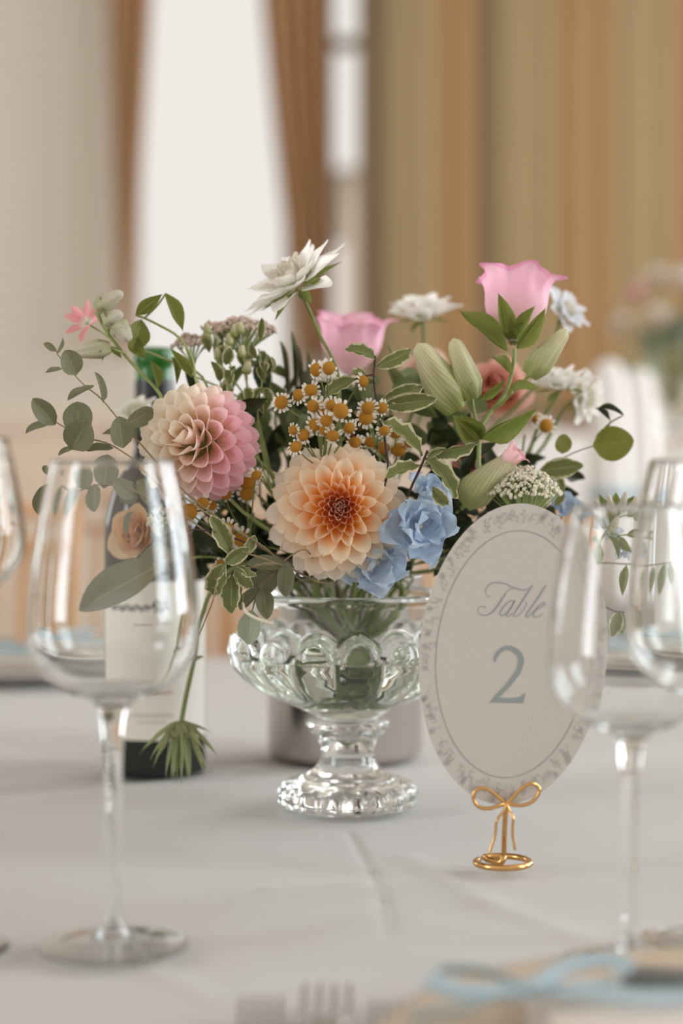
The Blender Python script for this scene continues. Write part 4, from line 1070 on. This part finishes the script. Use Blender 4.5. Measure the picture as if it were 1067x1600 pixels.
mb = MB(); tube(mb, [P(379, 942, d-.01), P(384, 956, d-.015), P(402, 967, d-.016), P(426, 975, d-.014)], PX(2.2, d), PX(3, d)); part('curled_tip', mb, 'lace', t)
d = 1.28
t = thing('eucalyptus_sprig', 'sprig with one large flat round olive leaf at the right', 'foliage', P(870, 720, d))
stem(t, [(930, 696), (900, 706), (870, 722), (820, 760), (720, 840)], d, 2.4, 'stem_tan')
leaf(t, 'olive', 926, 697, 990, 688, 56, d, 0, 5); leaf(t, 'olive', 878, 709, 881, 678, 30, d, 0, 15)
leaf(t, 'dark', 974, 650, 936, 627, 14, d, .0, 50); leaf(t, 'dark', 954, 658, 929, 638, 14, d, 0, 50)
mb = MB(); tube(mb, [P(945, 668, d), P(957, 658, d), P(972, 650, d)], PX(1.3, d)); tube(mb, [P(940, 690, d), P(950, 668, d), P(954, 658, d)], PX(1.3, d)); part('stem', mb, 'stem_tan', t)
# --- variegated sprigs
d = 1.18
t = thing('variegated_sprig', 'cream edged leafy sprig at the left under the pink dahlia', 'foliage', P(365, 885, d))
stem(t, [(350, 850), (362, 880), (380, 890), (430, 880)], d, 3.5, 'stem_tan')
for a in ((362, 866, 323, 804, 32, -.005, 15), (352, 880, 385, 860, 24, -.01, 20), (352, 880, 322, 934, 34, -.002, 15), (364, 897, 357, 958, 34, -.008, 8), (362, 893, 336, 924, 17, -.012, 25), (368, 886, 388, 920, 24, -.008, 15), (372, 900, 373, 955, 20, .002, 30), (374, 886, 407, 898, 17, -.01, 20), (380, 868, 395, 838, 20, .01, 25), (346, 896, 340, 938, 20, .006, 30)):
    leaf(t, 'varieg', *a[:5], d, a[5], a[6])
mb = MB(); tube(mb, [P(338, 915, d-.01), P(332, 940, d-.01), P(320, 970, d), P(308, 1000, d)], PX(1.2, d)); part('tendril', mb, 'stem_tan', t)
d = 1.17
t = thing('variegated_sprig', 'cream edged leafy twig above right of the peach dahlia', 'foliage', P(655, 735, d))
stem(t, [(668, 704), (655, 735), (644, 758, 1.19), (632, 790, 1.26), (615, 840, 1.29)], d, 5, 'stem_dark')
for a in ((667, 708, 745, 703, 24, -.01, 35, 1), (663, 714, 724, 762, 30, -.015, -25, 0), (657, 728, 602, 737, 27, -.012, 25, 1), (660, 712, 602, 644, 30, .0, 25, 1), (676, 760, 700, 796, 22, .0, 15, 0), (668, 716, 688, 700, 12, -.01, 0, 0), (664, 724, 676, 726, 8, -.01, 0, 2)):
    leaf(t, 'varieg', *a[:5], d, a[5], a[6], a[7])
d = 1.21
t = thing('variegated_sprig', 'tall dark twig with cream edged leaves at centre', 'foliage', P(586, 600, d))
stem(t, [(586, 556), (584, 590), (588, 625), (596, 660), (602, 692), (600, 760)], d, 4.5, 'stem_dark')
for a in ((588, 562, 547, 534, 24, -.01, 20, 0), (586, 574, 648, 548, 25, .0, 25, 1), (556, 592, 502, 614, 26, .0, 25, 1), (598, 624, 662, 606, 29, -.005, 25, 1), (600, 634, 678, 624, 31, -.015, 20, 1), (574, 590, 540, 572, 18, .01, 20, 0), (590, 640, 560, 660, 20, .01, 30, 0), (590, 600, 560, 600, 16, .01, 30, 2)):
    leaf(t, 'varieg', *a[:5], d, a[5], a[6], a[7])
mb = MB(); tube(mb, [P(585, 585, d), P(570, 588, d), P(555, 592, d)], PX(1.3, d)); tube(mb, [P(590, 632, d), P(600, 630, d)], PX(1.3, d)); part('stem', mb, 'stem_dark', t)
d = 1.27
t = thing('variegated_sprig', 'lighter cream edged leaves right of the ivory lace flower', 'foliage', P(845, 733, d))
stem(t, [(845, 733), (820, 760), (760, 830)], d, 2.6, 'stem_tan')
for a in ((842, 736, 914, 727, 34, -.005, 10, 2), (866, 790, 880, 768, 16, 0, 20, 2), (850, 800, 835, 776, 20, 0, 20, 2), (880, 770, 868, 744, 14, .01, 30, 2)):
    leaf(t, 'varieg', *a[:5], d, a[5], a[6], a[7])
# --- chamomile sprigs
cm = MB(); lathe(cm, [(.5, 0), (.52, .12), (.42, .34), (.25, .47), (0, .52)], 0, 0, 16); cm = cm.mesh('flower_head', 'yellow')
def cham_ring(seed):
    r_ = random.Random(seed); mb = MB(); n = 13
    for k_ in range(n):
        if r_.random() < .1: continue
        a = 2*PI*k_/n+r_.uniform(-.1, .1); L = r_.uniform(.32, .46); dz = r_.uniform(-.3, .05); ca, sa = math.cos(a), math.sin(a); v = []; c = []
        for j, (rr, hw) in enumerate(((.42, .06), (.42+L*.5, .115), (.42+L*.85, .11), (.42+L, .03))):
            for s in (-1, 0, 1): v.append((rr*ca-s*hw*sa, rr*sa+s*hw*ca, .06+dz*j/3+(.03 if s == 0 else 0))); c.append((j/3, abs(s), .5))
        f = [(j*3+i, j*3+i+1, j*3+i+4, j*3+i+3) for j in range(3) for i in range(2)]
        mb.add(v, f, c)
    return mb.mesh('ray_petals', 'petal')
CR = [cham_ring(s) for s in range(4)]
def chamomile(label, d, heads, node, stempts):
    t = thing('chamomile_sprig', label, 'flower', P(node[0], node[1], d)); mb = MB()
    for (px, py, s_, ax, ay) in heads:
        dd = d+random.uniform(-.012, .012); A = Vector((ax, -1, -ay)).normalized(); C = P(px, py, dd); S = PX(s_, dd)
        e1 = A.orthogonal().normalized(); m = frame(C, A.cross(e1), A, 0, S, S, S)
        h = link('flower_head', cm, t, m); W[h.name] = m
        k_ = link('ray_petals', CR[random.randrange(4)], h, m @ Matrix.Rotation(random.uniform(0, 6), 4, 'Z'), srgb(238, 230, 216)); k_['kind'] = 'stuff'
        tube(mb, [C-A*S*.02, P(px*.75+node[0]*.25-ax*6, py*.75+node[1]*.25+6, dd+.012), P(node[0], node[1], d+.045)], PX(1.1, d), PX(1.5, d), 5, 4)
    part('twigs', mb, 'stem', t, stuff=True)
    stem(t, [node]+stempts, d+.045, 3, 'stem')
chamomile('upper chamomile sprig of pairs and singles left of the dark twig', 1.20, [(495, 578, 21, -.7, .1), (513, 575, 21, .5, .2), (566, 596, 19, 1.4, 0), (486, 609, 20, -.1, .5), (468, 618, 20, -.7, -.5), (440, 629, 21, -.3, -.1)], (520, 680), [(530, 740)])
chamomile('dense central chamomile sprig right above the peach dahlia', 1.185, [(501, 638, 24, .1, .3), (490, 634, 20, -.6, .4), (518, 632, 19, .2, .7), (532, 642, 24, .2, 0), (510, 656, 20, .1, .7), (493, 664, 21, -.3, .2), (508, 670, 20, .1, .6), (475, 680, 19, -.4, -.2), (463, 699, 19, -.4, -.6), (545, 668, 18, .3, .6), (520, 680, 19, 0, .6), (459, 672, 15, -.8, .2)], (505, 735), [(510, 760)])
chamomile('chamomile sprig hanging round the dark twig', 1.195, [(575, 636, 21, .1, .7), (572, 653, 22, -.2, 0), (596, 637, 18, .8, .4), (600, 672, 17, .2, .8), (555, 690, 19, -.2, .7)], (590, 700), [(595, 760)])
chamomile('shaded chamomile sprig between the dark twig and the cream edged leaf', 1.24, [(618, 672, 25, .1, .9), (598, 698, 22, -.1, .9), (622, 701, 24, .3, .9), (580, 690, 20, -.2, .8), (640, 690, 18, .4, .8)], (620, 740), [(610, 790)])
chamomile('chamomile sprig in the dark gap between the two dahlias', 1.22, [(296, 800, 26, -.2, 0), (356, 826, 22, -.2, .4), (377, 842, 24, .1, .2), (387, 754, 24, .1, .7), (386, 771, 22, .1, .5), (316, 785, 20, .3, .7), (352, 772, 18, .3, .8), (345, 880, 13, -.3, .2), (330, 790, 16, .2, -.4), (400, 742, 16, .3, .6)], (390, 850), [(440, 860)])
chamomile('two small chamomile heads at the right, below the white flowers', 1.32, [(852, 665, 22, .4, .2), (838, 655, 15, -.2, .3)], (835, 690), [(800, 760)])
# --- blue flowers
PT['blue'] = [blade('blue_petal', 'blue', w_petal(.4, .6, 2.8), 9, 13, .25, .45, .17, wf=5, seed=s) for s in (1, 2, 3)]
def blue(label, px, py, d, rpx, A, n, cols, stempts, name='delphinium', phi=(35, 82)):
    C = P(px, py, d); R = PX(rpx, d); t = thing(name, label, 'flower', C)
    bloom(t, C, A, [(n, phi[0], phi[1], R*.75, R*1.05, R*.85, R*1.1, R*.03, R*.1, 0, R*.15, PT['blue'], lambda a_, b_, u: jit(lerp4(cols[0], cols[1], random.random()), .05))])
    mb = MB(); blob(mb, C, R*.1, 8, 6); part('flower_eye', mb, 'lace', t)
    stem(t, [(px, py)]+stempts, d+.006, 4); return t
cb1, cb2 = srgb(180, 202, 226), srgb(212, 226, 240)
blue('ruffled pale blue delphinium bloom right of the peach dahlia', 655, 822, 1.21, 66, Vector((.45, -1, .05)), 9, (cb1, cb2), [(650, 860)])
blue('ruffled blue delphinium bloom under the peach dahlia at the vase rim', 588, 878, 1.225, 60, Vector((.05, -1, -.35)), 9, (cb1, cb2), [(580, 890)])
blue('ruffled blue delphinium bloom above the first, half hidden by the cream edged leaf', 668, 775, 1.225, 42, Vector((.5, -.8, .5)), 7, (cb1, cb2), [(655, 830)])
blue('small blue floret peeping over the upper right of the card', 882, 792, 1.29, 30, Vector((.3, -1, .3)), 6, (cb1, srgb(190, 202, 216)), [(850, 840)], 'delphinium')
# --- seed head hanging at the left of the vase
d = 1.30
t = thing('hanging_seed_head', 'green spiky seed head hanging upside down before the wine bottle', 'flower', P(283, 1135, d))
B = P(283, 1128, d); A = Vector((.03, -.12, -1))
PT['spike'] = [blade('spike', 'seed', lambda v: max(.12, .75*math.sin(PI*min(1, .25+v*.75))), 4, 9, .2, .55, seed=1)]
bloom(t, B, A, [(20, 14, 66, PX(88, d), PX(72, d), PX(9, d), PX(8, d), .003, .006, -.004, .0, PT['spike'], lambda a_, b_, u: (1, 1, 1, 1)),
                (10, 56, 84, PX(30, d), PX(46, d), PX(9, d), PX(9, d), .003, .004, 0, 0, PT['spike'], lambda a_, b_, u: (1, 1, 1, 1))], 'spike')
mb = MB(); blob(mb, B+Vector((0, 0, -.006)), PX(22, d), 12, 8, (1.2, 1.2, .7)); part('seed_cushion', mb, 'seed', t)
mb = MB()
q = [P(283, 1130, d), P(290, 1090, d), P(303, 1030, d), P(308, 985, d-.01), P(318, 955, d-.02), P(330, 925, d-.03), P(370, 885, d-.04), P(450, 880, d-.02)]+into_vase()
tube(mb, q, PX(4, d), PX(3, d), 7); part('stem', mb, 'stem', t)
mb = MB(); blob(mb, P(304, 1029, d), PX(5.5, d), 8, 6, (1.2, 1, .6)); part('stem_node', mb, 'stem_tan', t)
for a in ((303, 1028, 292, 1033), (304, 1027, 318, 1026), (303, 1028, 298, 1024)): leaf(t, 'sepal', *a, 5, d-.003, -.002, 10, name='bract')
# --- jasmine sprig at the right
d = 1.24
t = thing('jasmine_sprig', 'loose sprig of pale buds and small leaves at right behind the wine glass bowls', 'foliage', P(925, 850, d))
stem(t, [(1000, 800), (965, 808), (946, 822), (925, 850), (905, 868), (860, 880), (760, 880)], d, 4, 'stem_light')
stem(t, [(990, 835), (965, 838), (942, 835), (925, 850)], d, 3, 'stem_light', vase=False)
rnd = random.Random(9)
for a in ((948, 822, 940, 770, 16, .0, 20), (955, 812, 965, 768, 18, .0, 10), (940, 830, 905, 800, 18, 0, 20), (975, 806, 1004, 790, 14, .0, 20), (960, 838, 990, 862, 16, .0, 30), (944, 838, 968, 868, 12, -.01, -30), (928, 850, 925, 885, 20, .0, 20), (978, 838, 1004, 828, 14, .0, 20), (962, 800, 985, 776, 13, .01, 20), (925, 852, 905, 838, 14, .01, 10)):
    leaf(t, 'lance', *a[:5], d, a[5], a[6])
for a in ((938, 808, 930, 780, 13), (956, 800, 950, 772, 13), (970, 798, 978, 768, 13), (984, 800, 996, 776, 13), (952, 826, 962, 806, 16), (946, 832, 962, 818, 14), (992, 812, 1008, 800, 11), (990, 834, 1006, 842, 11)):
    bell(t, P(a[0], a[1], d-.004), P(a[2], a[3], d-.006), a[4], d, 'bud_white', (1, 1, 1, 1), 'bud', 5, closed=True, pleat=.08)
for px, py in ((950, 832), (968, 862), (925, 815)):
    bloom(t, P(px, py, d+.004), Vector((.2, -1, .2)), [(5, 60, 76, PX(20, d), PX(22, d), PX(15, d), PX(15, d), .0005, .001, 0, 0, PT['blue'], lambda a_, b_, u: jit(srgb(226, 230, 238)))], 'pale_petal')
d = 1.26
t = thing('hanging_leaf_twig', 'twig with hanging green leaves beyond the right side of the card', 'foliage', P(965, 956, d))
stem(t, [(975, 958), (955, 955), (940, 948), (900, 930), (800, 905), (700, 890)], d, 2.8, 'stem_dark')
for a in ((966, 956, 950, 1000, 26, -.006, 12), (972, 958, 972, 992, 20, .004, 20)): leaf(t, 'varieg', *a[:5], d, a[5], a[6], 2)
mb = MB(); tube(mb, [P(1060, 878, d), P(1010, 882, d), P(975, 882, d), P(930, 880, d), P(850, 885, d)], PX(1.3, d)); part('stem', mb, 'stem_tan', t)
for a in ((978, 884, 971, 932, 17), (1010, 884, 1000, 935, 18), (1040, 880, 1022, 930, 20), (1052, 880, 1056, 920, 16)): leaf(t, 'lance', *a, d, -.004, 15)
# --- foliage filling the middle of the bouquet, its dark leaf tone standing in for shade
rnd = random.Random(21)
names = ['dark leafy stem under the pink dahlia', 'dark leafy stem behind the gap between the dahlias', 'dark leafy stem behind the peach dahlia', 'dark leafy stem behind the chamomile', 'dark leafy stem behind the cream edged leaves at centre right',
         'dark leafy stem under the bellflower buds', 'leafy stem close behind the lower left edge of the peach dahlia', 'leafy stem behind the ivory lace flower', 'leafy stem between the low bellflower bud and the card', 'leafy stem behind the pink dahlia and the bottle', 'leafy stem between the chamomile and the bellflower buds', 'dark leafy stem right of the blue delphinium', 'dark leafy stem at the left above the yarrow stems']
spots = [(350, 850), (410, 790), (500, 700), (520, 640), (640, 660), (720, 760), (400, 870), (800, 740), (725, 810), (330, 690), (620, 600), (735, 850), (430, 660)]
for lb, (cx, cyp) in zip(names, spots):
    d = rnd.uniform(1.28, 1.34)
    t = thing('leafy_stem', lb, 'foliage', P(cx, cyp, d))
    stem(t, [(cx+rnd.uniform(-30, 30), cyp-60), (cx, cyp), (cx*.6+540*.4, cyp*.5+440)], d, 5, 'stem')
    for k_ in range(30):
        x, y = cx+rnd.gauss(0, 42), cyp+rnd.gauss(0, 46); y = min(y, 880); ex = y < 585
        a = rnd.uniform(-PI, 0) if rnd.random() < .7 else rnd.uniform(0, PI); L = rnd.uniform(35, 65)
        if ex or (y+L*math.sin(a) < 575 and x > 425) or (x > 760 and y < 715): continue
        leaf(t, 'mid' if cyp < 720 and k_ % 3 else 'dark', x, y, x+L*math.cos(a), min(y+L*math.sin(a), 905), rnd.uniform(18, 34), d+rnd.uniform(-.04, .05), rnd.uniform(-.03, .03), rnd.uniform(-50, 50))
t = thing('grass_tuft', 'thin grey green grass blades rising behind the chamomile', 'foliage', P(460, 590, 1.33))
for x0, x1, y1 in ((448, 440, 528), (462, 456, 512), (470, 462, 530), (440, 470, 570), (476, 482, 545)):
    leaf(t, 'long', x0, 625, x1, y1, 9, 1.33, .01, 20, name='blade')
stem(t, [(462, 625), (470, 700)], 1.33, 4)
